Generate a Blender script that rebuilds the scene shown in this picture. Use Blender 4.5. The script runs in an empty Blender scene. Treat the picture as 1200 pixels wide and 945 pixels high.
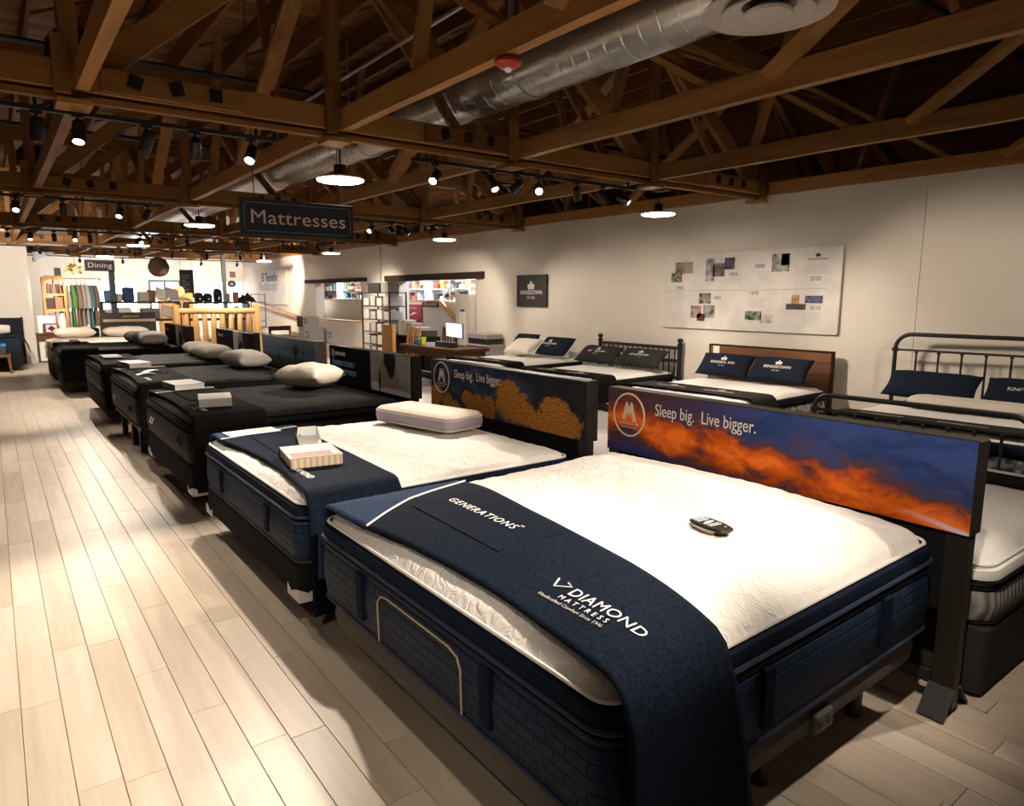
import bpy, bmesh, math, random
from mathutils import Vector, Matrix, noise
random.seed(7)
PI = math.pi
S = bpy.context.scene
COL = S.collection

# ------------------------------------------------------------------ camera, world, exposure
cam_d = bpy.data.cameras.new('camera')
cam_d.sensor_width = 36.0
cam_d.lens = 803.8/1200*36
cam_d.clip_start = 0.05
cam_o = bpy.data.objects.new('camera', cam_d)
COL.objects.link(cam_o)
yaw, pitch, roll = math.radians(37.01), math.radians(8.9), math.radians(-0.127)
fw = Vector((math.sin(yaw)*math.cos(pitch), math.cos(yaw)*math.cos(pitch), -math.sin(pitch)))
rt = Vector((math.cos(yaw), -math.sin(yaw), 0)); dn = fw.cross(rt)
rt, dn = (math.cos(roll)*rt + math.sin(roll)*dn), (math.cos(roll)*dn - math.sin(roll)*rt)
cam_o.matrix_world = Matrix(((rt.x, -dn.x, -fw.x, 0), (rt.y, -dn.y, -fw.y, 0), (rt.z, -dn.z, -fw.z, 1.75), (0, 0, 0, 1)))
S.camera = cam_o
S.view_settings.view_transform = 'Standard'
S.view_settings.look = 'None'
S.view_settings.gamma = 1
S.view_settings.use_curve_mapping = False
S.view_settings.exposure = 0.0
world = bpy.data.worlds.new('world'); S.world = world
world.use_nodes = True
bg = world.node_tree.nodes['Background']
bg.inputs[0].default_value = (0.82, 0.9, 1.0, 1); bg.inputs[1].default_value = 9.0
WARM = (1.0, 0.85, 0.69)
SPOT_W = 170.0
PEND_EMIT = 44.0

# ------------------------------------------------------------------ materials
class NT:
    def __init__(s, name):
        s.m = bpy.data.materials.new(name); s.m.use_nodes = True
        s.t = s.m.node_tree; s.b = s.t.nodes['Principled BSDF']
        s.co = s.t.nodes.new('ShaderNodeTexCoord').outputs['Object']
        sp = s.n('ShaderNodeSeparateXYZ', s.co)
        s.x, s.y, s.z = sp.outputs
    def n(s, kind, *ins, **props):
        nd = s.t.nodes.new(kind)
        for k, v in props.items(): setattr(nd, k, v)
        for i, v in enumerate(ins): s.set(nd.inputs[i], v)
        return nd
    def set(s, sock, v):
        if v is None: return
        if isinstance(v, bpy.types.NodeSocket): s.t.links.new(v, sock)
        else:
            if isinstance(v, (tuple, list)) and len(v) == 3 and sock.type == 'RGBA': v = (*v, 1)
            sock.default_value = v
    def M(s, op, a, b=None, c=None, clamp=False):
        return s.n('ShaderNodeMath', a, b, c, operation=op, use_clamp=clamp).outputs[0]
    def vec(s, x, y, z=0.0): return s.n('ShaderNodeCombineXYZ', x, y, z).outputs[0]
    def noise(s, scale, detail=3, vec=None, rough=0.5, stretch=None):
        v = vec or s.co
        if stretch:
            v = s.n('ShaderNodeVectorMath', v, tuple(stretch), operation='MULTIPLY').outputs[0]
        nd = s.n('ShaderNodeTexNoise', v)
        nd.inputs['Scale'].default_value = scale; nd.inputs['Detail'].default_value = detail
        nd.inputs['Roughness'].default_value = rough
        return nd.outputs['Fac'] if 'Fac' in nd.outputs else nd.outputs[0]
    def mix(s, f, a, b):
        nd = s.t.nodes.new('ShaderNodeMix'); nd.data_type = 'RGBA'
        s.set(nd.inputs[0], f); s.set(nd.inputs[6], a); s.set(nd.inputs[7], b)
        return nd.outputs[2]
    def ramp(s, f, stops):
        nd = s.t.nodes.new('ShaderNodeValToRGB'); s.set(nd.inputs[0], f)
        e = nd.color_ramp.elements
        e[0].position, e[0].color = stops[0][0], (*stops[0][1], 1)
        e[1].position, e[1].color = stops[-1][0], (*stops[-1][1], 1)
        for p, c in stops[1:-1]:
            q = e.new(p); q.color = (*c, 1)
        return nd.outputs[0]
    def step(s, v, lo, hi):
        nd = s.n('ShaderNodeMapRange', v, lo, hi, 0.0, 1.0); nd.clamp = True
        nd.interpolation_type = 'SMOOTHSTEP'
        return nd.outputs[0]
    def base(s, c): s.set(s.b.inputs['Base Color'], c)
    def rough(s, v): s.set(s.b.inputs['Roughness'], v)
    def bump(s, h, strength=0.3, dist=0.01):
        nd = s.t.nodes.new('ShaderNodeBump'); nd.inputs['Strength'].default_value = strength
        nd.inputs['Distance'].default_value = dist
        s.set(nd.inputs['Height'], h); s.set(s.b.inputs['Normal'], nd.outputs[0])

_plain = {}
def plain(name, c, rough=0.6, metal=0.0, var=0.08, vscale=9.0, bump=0.0, bscale=120.0, emit=None, estr=0.0):
    if name in _plain: return _plain[name]
    t = NT(name)
    if var:
        f = t.noise(vscale, 3)
        lo = tuple(max(0, x*(1-var)) for x in c); hi = tuple(min(1, x*(1+var)) for x in c)
        t.base(t.mix(f, lo, hi))
    else: t.base((*c, 1))
    t.rough(rough); t.b.inputs['Metallic'].default_value = metal
    if rough >= 0.75: t.b.inputs['Specular IOR Level'].default_value = 0.08
    if bump: t.bump(t.noise(bscale, 2), bump, 0.004)
    if emit:
        t.b.inputs['Emission Color'].default_value = (*emit, 1); t.b.inputs['Emission Strength'].default_value = estr
    _plain[name] = t.m
    return t.m

def wood_mat(name, dark, light, scale=1.0, axis='y', rough=0.55, grain=(14, 1.2, 14)):
    t = NT(name)
    g = {'x': (grain[1], grain[0], grain[2]), 'y': (grain[0], grain[1], grain[2]), 'z': (grain[0], grain[2], grain[1])}[axis]
    oi = t.t.nodes.new('ShaderNodeObjectInfo')
    off = t.M('MULTIPLY', oi.outputs['Random'], 40.0)
    v = t.n('ShaderNodeVectorMath', t.co, t.vec(off, off, off), operation='ADD').outputs[0]
    f = t.noise(scale, 6, vec=v, rough=0.65, stretch=g)
    f2 = t.noise(scale*0.35, 2, vec=v, stretch=g)
    tone = t.M('MULTIPLY_ADD', oi.outputs['Random'], 0.35, -0.17)
    k = t.M('ADD', t.M('ADD', t.M('MULTIPLY', f, 0.7), t.M('MULTIPLY', f2, 0.3)), tone)
    t.base(t.ramp(k, [(0.25, dark), (0.75, light)]))
    t.rough(rough); t.bump(f, 0.15, 0.004)
    if rough > 0.5: t.b.inputs['Specular IOR Level'].default_value = 0.2
    return t.m

W_TIMBER_X = wood_mat('timber along the span', (0.12, 0.05, 0.014), (0.34, 0.165, 0.05), axis='x')
W_TIMBER_Y = wood_mat('timber along the hall', (0.16, 0.07, 0.02), (0.44, 0.22, 0.07), axis='y')
W_TIMBER_Z = wood_mat('upright timber', (0.12, 0.05, 0.014), (0.34, 0.165, 0.05), axis='z')
W_DECK = wood_mat('deck boards', (0.13, 0.055, 0.018), (0.36, 0.18, 0.07), axis='x')
W_PURLIN = wood_mat('joist timber', (0.10, 0.037, 0.012), (0.26, 0.11, 0.037), axis='y')
W_FLOOR = wood_mat('pale oak planks', (0.50, 0.41, 0.32), (0.69, 0.60, 0.50), axis='y', rough=0.38, grain=(22, 1.6, 22))
W_LOG = wood_mat('peeled log', (0.45, 0.22, 0.07), (0.78, 0.48, 0.2), axis='z', rough=0.5)
W_DARKBOARD = wood_mat('walnut boards', (0.07, 0.028, 0.012), (0.2, 0.085, 0.035), axis='y', rough=0.5)
W_LINTEL = wood_mat('dark lintel', (0.018, 0.009, 0.005), (0.045, 0.024, 0.014), axis='y', rough=0.85)
W_OAK = wood_mat('honey oak', (0.4, 0.17, 0.04), (0.68, 0.36, 0.11), axis='z', rough=0.45)
W_BROWN = wood_mat('brown cabinet wood', (0.08, 0.035, 0.017), (0.18, 0.085, 0.04), axis='x')

def mk_wall():
    t = NT('warm plaster')
    f = t.noise(2.2, 5); g = t.noise(60, 3)
    t.base(t.mix(f, (0.66, 0.6, 0.52), (0.74, 0.68, 0.6)))
    t.rough(0.9); t.bump(g, 0.25, 0.004)
    return t.m
M_WALL = mk_wall()
M_WHITE_WALL = plain('white wall paint', (0.82, 0.81, 0.79), 0.85, var=0.03)
M_BLACK_METAL = plain('black metal', (0.012, 0.012, 0.013), 0.5, 0.0, var=0.1)
M_BRONZE = plain('dark bronze frame', (0.032, 0.027, 0.022), 0.45, 0.5)
M_BLACK_FAB = plain('black fabric', (0.009, 0.009, 0.01), 0.85, bump=0.4)
M_CHAR_FAB = plain('charcoal fabric', (0.035, 0.032, 0.03), 0.9, bump=0.6, bscale=220)
M_GREY_FAB = plain('warm grey fabric', (0.12, 0.105, 0.095), 0.9, bump=0.6, bscale=220)
M_NAVY = plain('navy velvet', (0.006, 0.011, 0.028), 0.8, bump=0.3)
M_NAVY_TAPE = plain('navy tape', (0.012, 0.022, 0.06), 0.6)
M_CREAM = plain('cream cotton', (0.72, 0.65, 0.56), 0.9, var=0.05, bump=0.3)
M_WHITE = plain('white cotton', (0.8, 0.78, 0.75), 0.85, var=0.03, bump=0.2)
M_WHITE_PLAIN = plain('white paint', (0.82, 0.8, 0.78), 0.5, var=0.02)
M_PAPER = plain('white paper', (0.82, 0.8, 0.77), 0.7, var=0.03)
M_TAG_WHITE = plain('white print', (0.85, 0.84, 0.82), 0.7, var=0)
M_TAN = plain('tan print', (0.62, 0.46, 0.36), 0.7, var=0)
M_GREYTXT = plain('grey print', (0.45, 0.42, 0.4), 0.8, var=0)
M_DARKTXT = plain('dark print', (0.06, 0.055, 0.055), 0.8, var=0)
M_BLUETXT = plain('blue print', (0.14, 0.34, 0.52), 0.8, var=0)
M_LAV = plain('lavender mesh', (0.42, 0.37, 0.44), 0.9, bump=0.5)
M_LENS_ON = plain('lit lamp lens', (1, 1, 1), 0.5, var=0, emit=(1, 0.9, 0.76), estr=45)
M_LENS_OFF = plain('dim lamp lens', (0.35, 0.33, 0.3), 0.3, var=0)
M_PEND = plain('glowing diffuser', (1, 1, 1), 0.5, var=0, emit=(1, 0.88, 0.74), estr=PEND_EMIT)
M_RED = plain('red enamel', (0.45, 0.02, 0.015), 0.4)
M_GOLD = plain('gold piping', (0.5, 0.38, 0.2), 0.5)
M_STEEL_PIPE = plain('galvanised pipe', (0.5, 0.5, 0.5), 0.35, 0.9)

def mk_duct():
    t = NT('galvanised duct')
    f = t.noise(3.5, 4, stretch=(1, 0.5, 1))
    t.base(t.mix(f, (0.42, 0.41, 0.4), (0.68, 0.67, 0.66)))
    t.b.inputs['Metallic'].default_value = 1.0
    t.rough(t.M('MULTIPLY_ADD', f, 0.1, 0.26))
    return t.m
M_DUCT = mk_duct()

def mk_navy_knit(name, a, b):
    t = NT(name)
    f = t.noise(90, 4, rough=0.75)
    t.base(t.ramp(f, [(0.36, a), (0.66, b)]))
    t.rough(0.9); t.bump(f, 0.5, 0.004)
    t.b.inputs['Specular IOR Level'].default_value = 0.08
    return t.m
M_KNIT = mk_navy_knit('navy knit', (0.002, 0.004, 0.0095), (0.0095, 0.016, 0.032))
M_KNIT_PALE = mk_navy_knit('dusty blue knit', (0.016, 0.031, 0.068), (0.036, 0.063, 0.125))
M_BLACK_KNIT = mk_navy_knit('black knit', (0.004, 0.004, 0.0045), (0.011, 0.0105, 0.01))
M_GREY_KNIT = mk_navy_knit('slate knit', (0.025, 0.025, 0.026), (0.055, 0.053, 0.051))

def mk_quilt(name, lo, hi, bw=0.085, bh=0.042, strength=0.4, rough=0.6):
    t = NT(name)
    v = t.vec(t.M('ADD', t.x, t.y), t.z)
    br = t.n('ShaderNodeTexBrick', v)
    br.inputs['Color1'].default_value = (1, 1, 1, 1); br.inputs['Color2'].default_value = (1, 1, 1, 1); br.inputs['Mortar'].default_value = (0, 0, 0, 1)
    br.inputs['Scale'].default_value = 1.0; br.inputs['Mortar Size'].default_value = 0.006; br.inputs['Mortar Smooth'].default_value = 1.0
    br.inputs['Brick Width'].default_value = bw; br.inputs['Row Height'].default_value = bh
    h = br.outputs['Color']
    f = t.noise(35, 3)
    t.base(t.mix(t.M('MULTIPLY', h, f), lo, hi))
    t.rough(rough); t.bump(h, strength, 0.012)
    t.b.inputs['Specular IOR Level'].default_value = 0.15
    return t.m
M_QUILT = mk_quilt('quilted navy border', (0.004, 0.009, 0.024), (0.015, 0.036, 0.085))
M_QUILT_BLACK = mk_quilt('quilted black border', (0.005, 0.005, 0.0055), (0.015, 0.0145, 0.015), 0.12, 0.5)

def mk_top(name, c, scale=22, strength=0.5, dist=0.02):
    t = NT(name)
    w = t.noise(5, 2)
    v = t.n('ShaderNodeVectorMath', t.co, t.vec(w, w, 0.0), operation='ADD').outputs[0]
    f = t.noise(scale, 2, vec=v)
    t.base(t.mix(f, tuple(x*0.93 for x in c), c)); t.rough(0.9); t.bump(f, strength, dist)
    return t.m
M_TOP = mk_top('white quilted knit', (0.82, 0.79, 0.75))

def mk_black_top(name):
    t = NT(name)
    a = t.n('ShaderNodeTexWave', t.n('ShaderNodeVectorMath', t.co, (1.0, 0.35, 0.0), operation='MULTIPLY').outputs[0], wave_type='BANDS', bands_direction='DIAGONAL')
    a.inputs['Scale'].default_value = 22; a.inputs['Distortion'].default_value = 0.5
    f = t.noise(2.2, 2)
    k = t.M('MULTIPLY', a.outputs['Fac'], t.step(f, 0.42, 0.6))
    t.base(t.mix(k, (0.008, 0.008, 0.0085), (0.035, 0.034, 0.035))); t.rough(0.75); t.bump(k, 0.6, 0.01); t.b.inputs['Specular IOR Level'].default_value = 0.15
    return t.m
M_BLACK_TOP = mk_black_top('black quilted knit')
def mk_pattern(name, a, b, c):
    t = NT(name)
    f = t.noise(16, 2); g = t.n('ShaderNodeTexVoronoi', t.co); g.inputs['Scale'].default_value = 14
    t.base(t.ramp(t.M('MULTIPLY_ADD', g.outputs['Distance'], 0.6, t.M('MULTIPLY', f, 0.6)), [(0.35, a), (0.55, b), (0.7, c)])); t.rough(0.85)
    return t.m
M_DAMASK = mk_pattern('damask ticking', (0.02, 0.035, 0.06), (0.1, 0.13, 0.16), (0.42, 0.4, 0.36))
def mk_chevron():
    t = NT('grey chevron ticking')
    w = t.n('ShaderNodeTexWave', t.co, wave_type='BANDS', bands_direction='X'); w.inputs['Scale'].default_value = 7; w.inputs['Distortion'].default_value = 3
    t.base(t.mix(w.outputs['Fac'], (0.1, 0.09, 0.085), (0.3, 0.28, 0.26))); t.rough(0.9); t.bump(w.outputs['Fac'], 0.5, 0.01)
    return t.m
M_CHEV = mk_chevron()

# ------------------------------------------------------------------ mesh helpers
def nb(): return bmesh.new()
def box(bm, x0, x1, y0, y1, z0, z1, b=0.0, M=None, seg=1):
    r = bmesh.ops.create_cube(bm, size=1.0)
    vs = r['verts']
    for v in vs:
        v.co = Vector(((x0+x1)/2 + v.co.x*(x1-x0), (y0+y1)/2 + v.co.y*(y1-y0), (z0+z1)/2 + v.co.z*(z1-z0)))
    if b:
        es = list({e for v in vs for e in v.link_edges})
        rr = bmesh.ops.bevel(bm, geom=es, offset=b, segments=seg, affect='EDGES', profile=0.5)
        vs = list({v for f in rr['faces'] for v in f.verts} | {v for v in vs if v.is_valid})
    if M is not None:
        for v in vs: v.co = M @ v.co
    return vs
def ring(bm, pts): return [bm.verts.new(p) for p in pts]
def bridge(bm, a, b):
    n = len(a)
    for i in range(n):
        bm.faces.new((a[i], a[(i+1) % n], b[(i+1) % n], b[i]))
def loft(bm, rings, cap0=True, cap1=True):
    rs = [ring(bm, r) for r in rings]
    for a, b in zip(rs, rs[1:]): bridge(bm, a, b)
    if cap0: bm.faces.new(list(reversed(rs[0])))
    if cap1: bm.faces.new(rs[-1])
def tube(bm, pts, r, n=8, cap=True, closed=False):
    pts = [Vector(p) for p in pts]
    rr = r if isinstance(r, (list, tuple)) else [r]*len(pts)
    rings = []; prev = None
    L = len(pts)
    for i, p in enumerate(pts):
        if closed: d = (pts[(i+1) % L]-pts[(i-1) % L]).normalized()
        else: d = ((pts[i+1] if i < L-1 else p) - (pts[i-1] if i else p)).normalized()
        if prev is None:
            up = Vector((0, 0, 1)) if abs(d.z) < 0.9 else Vector((1, 0, 0))
            u = d.cross(up).normalized()
        else: u = (prev - d*prev.dot(d)).normalized()
        prev = u; w = d.cross(u)
        rings.append([p + (u*math.cos(2*PI*k/n) + w*math.sin(2*PI*k/n))*rr[i] for k in range(n)])
    if closed:
        rs = [ring(bm, q) for q in rings]
        for i in range(L): bridge(bm, rs[i], rs[(i+1) % L])
    else: loft(bm, rings, cap, cap)
def lathe(bm, prof, n=20, M=None, cap0=True, cap1=True):
    M = M or Matrix()
    loft(bm, [[M @ Vector((r*math.cos(2*PI*k/n), r*math.sin(2*PI*k/n), z)) for k in range(n)] for r, z in prof], cap0, cap1)
def beam(bm, a, b, w, h, up=(0, 0, 1)):
    a, b = Vector(a), Vector(b); d = (b-a).normalized()
    u = d.cross(Vector(up)).normalized()*w/2; v = u.cross(d).normalized()*h/2
    loft(bm, [[p-u-v, p+u-v, p+u+v, p-u+v] for p in (a, b)])
def poly(bm, pts, t=0.0, nrm=Vector((0, 0, 1))):
    """flat polygon with a thickness t along nrm"""
    pts = [Vector(p) for p in pts]
    if t: loft(bm, [pts, [p+nrm*t for p in pts]])
    else: bm.faces.new(ring(bm, pts))
def rrect(x0, x1, y0, y1, rc, ins, n=6):
    x0 += ins; x1 -= ins; y0 += ins; y1 -= ins
    rc = max(0.004, min(rc - ins*0.8, (x1-x0)/2-0.001, (y1-y0)/2-0.001))
    out = []
    for cx, cy, a0 in ((x1-rc, y0+rc, -PI/2), (x1-rc, y1-rc, 0), (x0+rc, y1-rc, PI/2), (x0+rc, y0+rc, PI)):
        for k in range(n+1):
            a = a0 + PI/2*k/n
            out.append((cx+rc*math.cos(a), cy+rc*math.sin(a)))
    return out
def rslab(bm, x0, x1, y0, y1, rc, prof, cap0=True, cap1=True, sub=0):
    loft(bm, [[(x, y, z) for x, y in rrect(x0, x1, y0, y1, rc, i)] for i, z in prof], cap0, cap1)
def piping(bm, x0, x1, y0, y1, rc, z, r, ins=0.0):
    tube(bm, [(x, y, z) for x, y in rrect(x0, x1, y0, y1, rc, ins, 8)], r, 6, closed=True)
def grid(bm, nu, nv, f):
    vs = [[bm.verts.new(f(i/nu, j/nv)) for j in range(nv+1)] for i in range(nu+1)]
    for i in range(nu):
        for j in range(nv):
            bm.faces.new((vs[i][j], vs[i+1][j], vs[i+1][j+1], vs[i][j+1]))
    return vs
def obj(name, bm, m, parent=None, smooth=False, loc=None, solid=None):
    me = bpy.data.meshes.new(name)
    bmesh.ops.recalc_face_normals(bm, faces=bm.faces)
    if solid:
        bm.normal_update()
        if sum(f.normal.z*f.calc_area() for f in bm.faces) < 0: bmesh.ops.reverse_faces(bm, faces=bm.faces)
    bm.to_mesh(me); bm.free()
    me.materials.append(m)
    if smooth:
        me.polygons.foreach_set('use_smooth', [True]*len(me.polygons))
        if smooth != 'all': me.set_sharp_from_angle(angle=math.radians(42))
    o = bpy.data.objects.new(name, me); COL.objects.link(o)
    if parent: o.parent = parent
    if loc: o.location = loc
    if solid:
        md = o.modifiers.new('s', 'SOLIDIFY'); md.thickness = solid; md.offset = 1
    return o
def tag(o, label, cat, group=None):
    o['label'] = label; o['category'] = cat
    if group: o['group'] = group
    return o
def thing(name, label, cat, loc=(0, 0, 0), rotz=0.0, group=None):
    o = bpy.data.objects.new(name, None); o.empty_display_size = 0.1
    COL.objects.link(o); o.location = loc; o.rotation_euler = (0, 0, rotz)
    return tag(o, label, cat, group)
def struct(name, bm=None, m=None, parent=None, **k):
    if bm is None:
        o = bpy.data.objects.new(name, None); COL.objects.link(o)
        if parent: o.parent = parent
    else: o = obj(name, bm, m, parent, **k)
    o['kind'] = 'structure'
    return o
def inst(src, parent, loc=(0, 0, 0), rot=None, scale=None):
    o = src.copy(); COL.objects.link(o); o.parent = parent; o.location = loc
    if rot is not None: o.rotation_euler = rot
    if scale is not None: o.scale = scale
    return o
def dup(root, loc, label, rotz=None):
    r = root.copy(); COL.objects.link(r); r.location = loc; r['label'] = label
    if rotz is not None: r.rotation_euler = (0, 0, rotz)
    for ch in list(root.children):
        c = ch.copy(); COL.objects.link(c); c.parent = r
        for g in ch.children:
            d = g.copy(); COL.objects.link(d); d.parent = c
    return r
def text(body, size, m, parent, loc, rot, name='lettering', ext=0.0006, sx=1.0, space=1.0, align='LEFT', shear=0.0, bold=0.0):
    cu = bpy.data.curves.new(name, 'FONT'); cu.body = body; cu.size = size; cu.extrude = ext
    cu.align_x = align; cu.space_character = space; cu.shear = shear; cu.offset = bold; cu.resolution_u = 3
    t = bpy.data.objects.new(name+'_tmp', cu); COL.objects.link(t)
    dg = bpy.context.evaluated_depsgraph_get()
    me = bpy.data.meshes.new_from_object(t.evaluated_get(dg))
    bpy.data.objects.remove(t); bpy.data.curves.remove(cu)
    me.name = name; me.materials.clear(); me.materials.append(m)
    o = bpy.data.objects.new(name, me); COL.objects.link(o)
    o.parent = parent; o.location = loc; o.rotation_euler = rot; o.scale = (sx, 1, 1)
    return o
R_WALLX = (PI/2, 0, -PI/2)      # print facing -X, reading towards -Y
R_TOP = (0, 0, -PI/2)           # print on a bed top, reading towards -Y
def drape(th, tp, o):
    """lay flat lettering on the curved top of a throw"""
    l = o.location; cx, cy = th.location.x, th.location.y
    z0 = l.z
    for v in o.data.vertices:
        x, y = cx+l.x+v.co.y, cy+l.y-v.co.x*o.scale.x
        v.co.z += tp(x, y)[2]-z0
    return o
def nz(p, s=1.0): return noise.noise(Vector(p)*s)
ORD = ['first', 'second', 'third', 'fourth', 'fifth', 'sixth', 'seventh', 'eighth', 'ninth', 'tenth', 'eleventh', 'twelfth']

# ------------------------------------------------------------------ setting: floor
floor = struct('floor')
bm = nb(); box(bm, -6.2, 14, -3.2, 30, -0.15, -0.006)
o = struct('floor_slab', bm, plain('floor joint', (0.33, 0.24, 0.16), 0.8), floor)
PW, PL = 0.1425, 1.22
OFFS = {0: 0.955, 1: 0.235, 2: 0.194, 3: 0.96, 4: 0.497, 5: 0.125, 6: 0.084, -1: 0.98}
bm = nb(); box(bm, -PW/2+0.0012, PW/2-0.0012, -PL/2+0.0012, PL/2-0.0012, -0.012, 0.0, 0.0012)
plank0 = obj('plank', bm, W_FLOOR, floor); first = True
far = nb()
rng = random.Random(3)
for i in range(-6, 58):
    x = -0.053 + PW*(i+0.5)
    off = OFFS.get(i, rng.random()*PL)
    y = -1.0 + off % PL - PL
    y = off + PL*math.floor((-1.2-off)/PL)
    while y < 29:
        yc = y+PL/2
        near = (-0.8 < x < 1.3 and 0.6 < yc < 11.6) or (1.3 < x < 2.0 and 0.4 < yc < 6.2) or (2.0 <= x < 3.9 and -0.2 < yc < 1.3)
        if near:
            if first: plank0.location = (x, yc, 0); first = False
            else: inst(plank0, floor, (x, yc, 0))
        elif yc > -1 and (yc > 0 or x > 1) and x < 8.2:
            z0 = rng.random()*0.0008
            v = [far.verts.new(p) for p in ((x-PW/2+.0012, y+.0012, -z0), (x+PW/2-.0012, y+.0012, -z0), (x+PW/2-.0012, y+PL-.0012, -z0), (x-PW/2+.0012, y+PL-.0012, -z0))]
            far.faces.new(v)
        y += PL
o = obj('plank_field', far, W_FLOOR, floor); o['kind'] = 'stuff'

# ------------------------------------------------------------------ walls
WX = 8.15
wall_right = struct('wall_right')
def wall_piece(y0, y1, z0, z1, name='wall_panel', x0=WX, x1=WX+0.28):
    bm = nb(); box(bm, x0, x1, y0, y1, z0, z1); return struct(name, bm, M_WALL, wall_right)
J = 0.006
WT = 3.035
for a, b in ((-3.2, 3.41), (3.41, 8.6), (8.6, 12.1)): wall_piece(a+J/2, b-J/2, 0, WT)
wall_piece(12.1, 15.5, 0, 0.62); wall_piece(12.1, 15.5, 2.13, WT); wall_piece(15.5, 17.7, 0, WT)
wall_piece(17.7, 21.0, 0, 1.0); wall_piece(17.7, 21.0, 2.14, WT); wall_piece(21.0, 28.6, 0, WT)
bm = nb(); box(bm, WX+0.02, WX+0.26, 3.38, 3.44, 0, WT-0.01); box(bm, WX+0.02, WX+0.26, 8.57, 8.63, 0, WT-0.01)
struct('joint_backing', bm, plain('shadow gap', (0.12, 0.1, 0.085), 0.9), wall_right)
for i, (y0, y1, z0, z1) in enumerate(((11.75, 16.15, 2.10, 2.24), (17.3, 21.75, 2.12, 2.225))):
    bm = nb(); box(bm, WX-0.07, WX+0.2, y0, y1, z0, z1, 0.008)
    struct('trim_%d' % (i+1), bm, W_LINTEL)
bm = nb(); box(bm, WX+0.0, WX+0.29, 17.7, 21.0, 1.0, 1.035, 0.004); struct('trim_3', bm, W_OAK)
bm = nb(); box(bm, WX-0.05, WX+0.3, -3.2, 28.6, WT, WT+0.03); struct('trim_4', bm, W_TIMBER_Y)
# far wall with window openings
FY = 28.6
wall_far = struct('wall_far')
wins = [(1.97, 2.34), (2.80, 3.48), (3.64, 4.35), (4.74, 5.84), (6.35, 7.02), (7.12, 8.1)]
WZ0, WZ1 = 1.15, 2.29
def far_piece(x0, x1, z0, z1):
    bm = nb(); box(bm, x0, x1, FY, FY+0.25, z0, z1); struct('wall_section', bm, M_WHITE_WALL, wall_far)
far_piece(-6.2, 8.4, 0, WZ0); far_piece(-6.2, 8.4, WZ1, 5.0)
xs = [-6.2] + [v for w in wins for v in w] + [8.4]
for a, b in zip(xs[0::2], xs[1::2]): far_piece(a, b, WZ0, WZ1)
def mk_glass():
    t = NT('window glass')
    tr = t.t.nodes.new('ShaderNodeBsdfTransparent'); gl = t.t.nodes.new('ShaderNodeBsdfGlossy'); gl.inputs['Roughness'].default_value = 0.02
    mx = t.t.nodes.new('ShaderNodeMixShader'); mx.inputs[0].default_value = 0.06
    t.t.links.new(tr.outputs[0], mx.inputs[1]); t.t.links.new(gl.outputs[0], mx.inputs[2])
    t.t.links.new(mx.outputs[0], t.t.nodes['Material Output'].inputs[0])
    return t.m
M_GLASS = mk_glass()
M_WFRAME = plain('white window frame', (0.75, 0.75, 0.76), 0.5)
M_BFRAME = plain('blue window frame', (0.03, 0.1, 0.25), 0.5)
for i, (a, b) in enumerate(wins):
    w = struct('window_%d' % (i+1))
    fr = M_BFRAME if i == 3 else M_WFRAME
    bm = nb()
    t = 0.07 if i == 3 else 0.035
    box(bm, a, a+t, FY+.02, FY+.1, WZ0, WZ1); box(bm, b-t, b, FY+.02, FY+.1, WZ0, WZ1)
    box(bm, a+t, b-t, FY+.02, FY+.1, WZ1-t, WZ1); box(bm, a+t, b-t, FY+.02, FY+.1, WZ0, WZ0+t)
    m_ = (a+b)/2
    if b-a > 0.6: box(bm, m_-t/2, m_+t/2, FY+.03, FY+.09, WZ0+t, WZ1-t)
    struct('window_frame', bm, fr, w)
    for p, q in (((a+t, m_-t/2), (m_+t/2, b-t)) if b-a > 0.6 else ((a+t, b-t),)):
        bm = nb(); box(bm, p, q, FY+.055, FY+.06, WZ0+t, WZ1-t); struct('pane', bm, M_GLASS, w)
# enclosing walls out of view
for nm, a in (('wall_left', (-6.45, -6.2, -3.2, 28.85, 0, 5.0)), ('wall_front', (-6.2, 14, -3.45, -3.2, 0, 5.0)), ('wall_beyond', (13.7, 13.95, -3.2, 28.85, 0, 5.0))):
    bm = nb(); box(bm, *a); struct(nm, bm, W_PURLIN if nm == 'wall_beyond' else M_WHITE_WALL)
bm = nb(); box(bm, 8.4, 13.7, FY, FY+.25, 0, 5.0); struct('wall_shop_far', bm, M_WHITE_WALL)
bm = nb(); box(bm, -6.2, 0.86, 21.5, 21.68, 0, 3.36); struct('wall_partition', bm, plain('partition paint', (0.8, 0.76, 0.7), 0.85, var=0.03))

# ------------------------------------------------------------------ roof: deck, joists, trusses, bracing
ceiling = struct('ceiling')
bm = nb(); box(bm, -6.3, 14, -3.3, 29, 4.985, 5.1); struct('roof_sheathing', bm, W_DECK, ceiling)
bm = nb(); box(bm, -2.6, 2.6, -0.098, 0.098, 4.958, 4.984, 0.003); db0 = obj('deck_board', bm, W_DECK, ceiling)
k = 0; yy = 3.0
while yy < 21:
    for x in (-1.4, 3.85, 9.1):
        if k >= 290: break
        loc = (x + 0.3*math.sin(yy*7), yy, rng.random()*0.002)
        if k == 0: db0.location = loc
        else: inst(db0, ceiling, loc)
        k += 1
    yy += 0.2
bm = nb(); box(bm, -0.022, 0.022, -2.9, 28.5, 4.70, 4.955, 0.002); pu0 = obj('joist', bm, W_PURLIN, ceiling)
for i in range(36):
    x = -6.0 + i*0.55
    if i == 0: pu0.location = (x, 0, 0)
    else: inst(pu0, ceiling, (x, 0, 0))
bm = nb(); beam(bm, (0.03, 0, 4.72), (0.52, 0, 4.94), 0.035, 0.035); br0 = obj('bridging', bm, W_PURLIN, ceiling); fst = True
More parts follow.
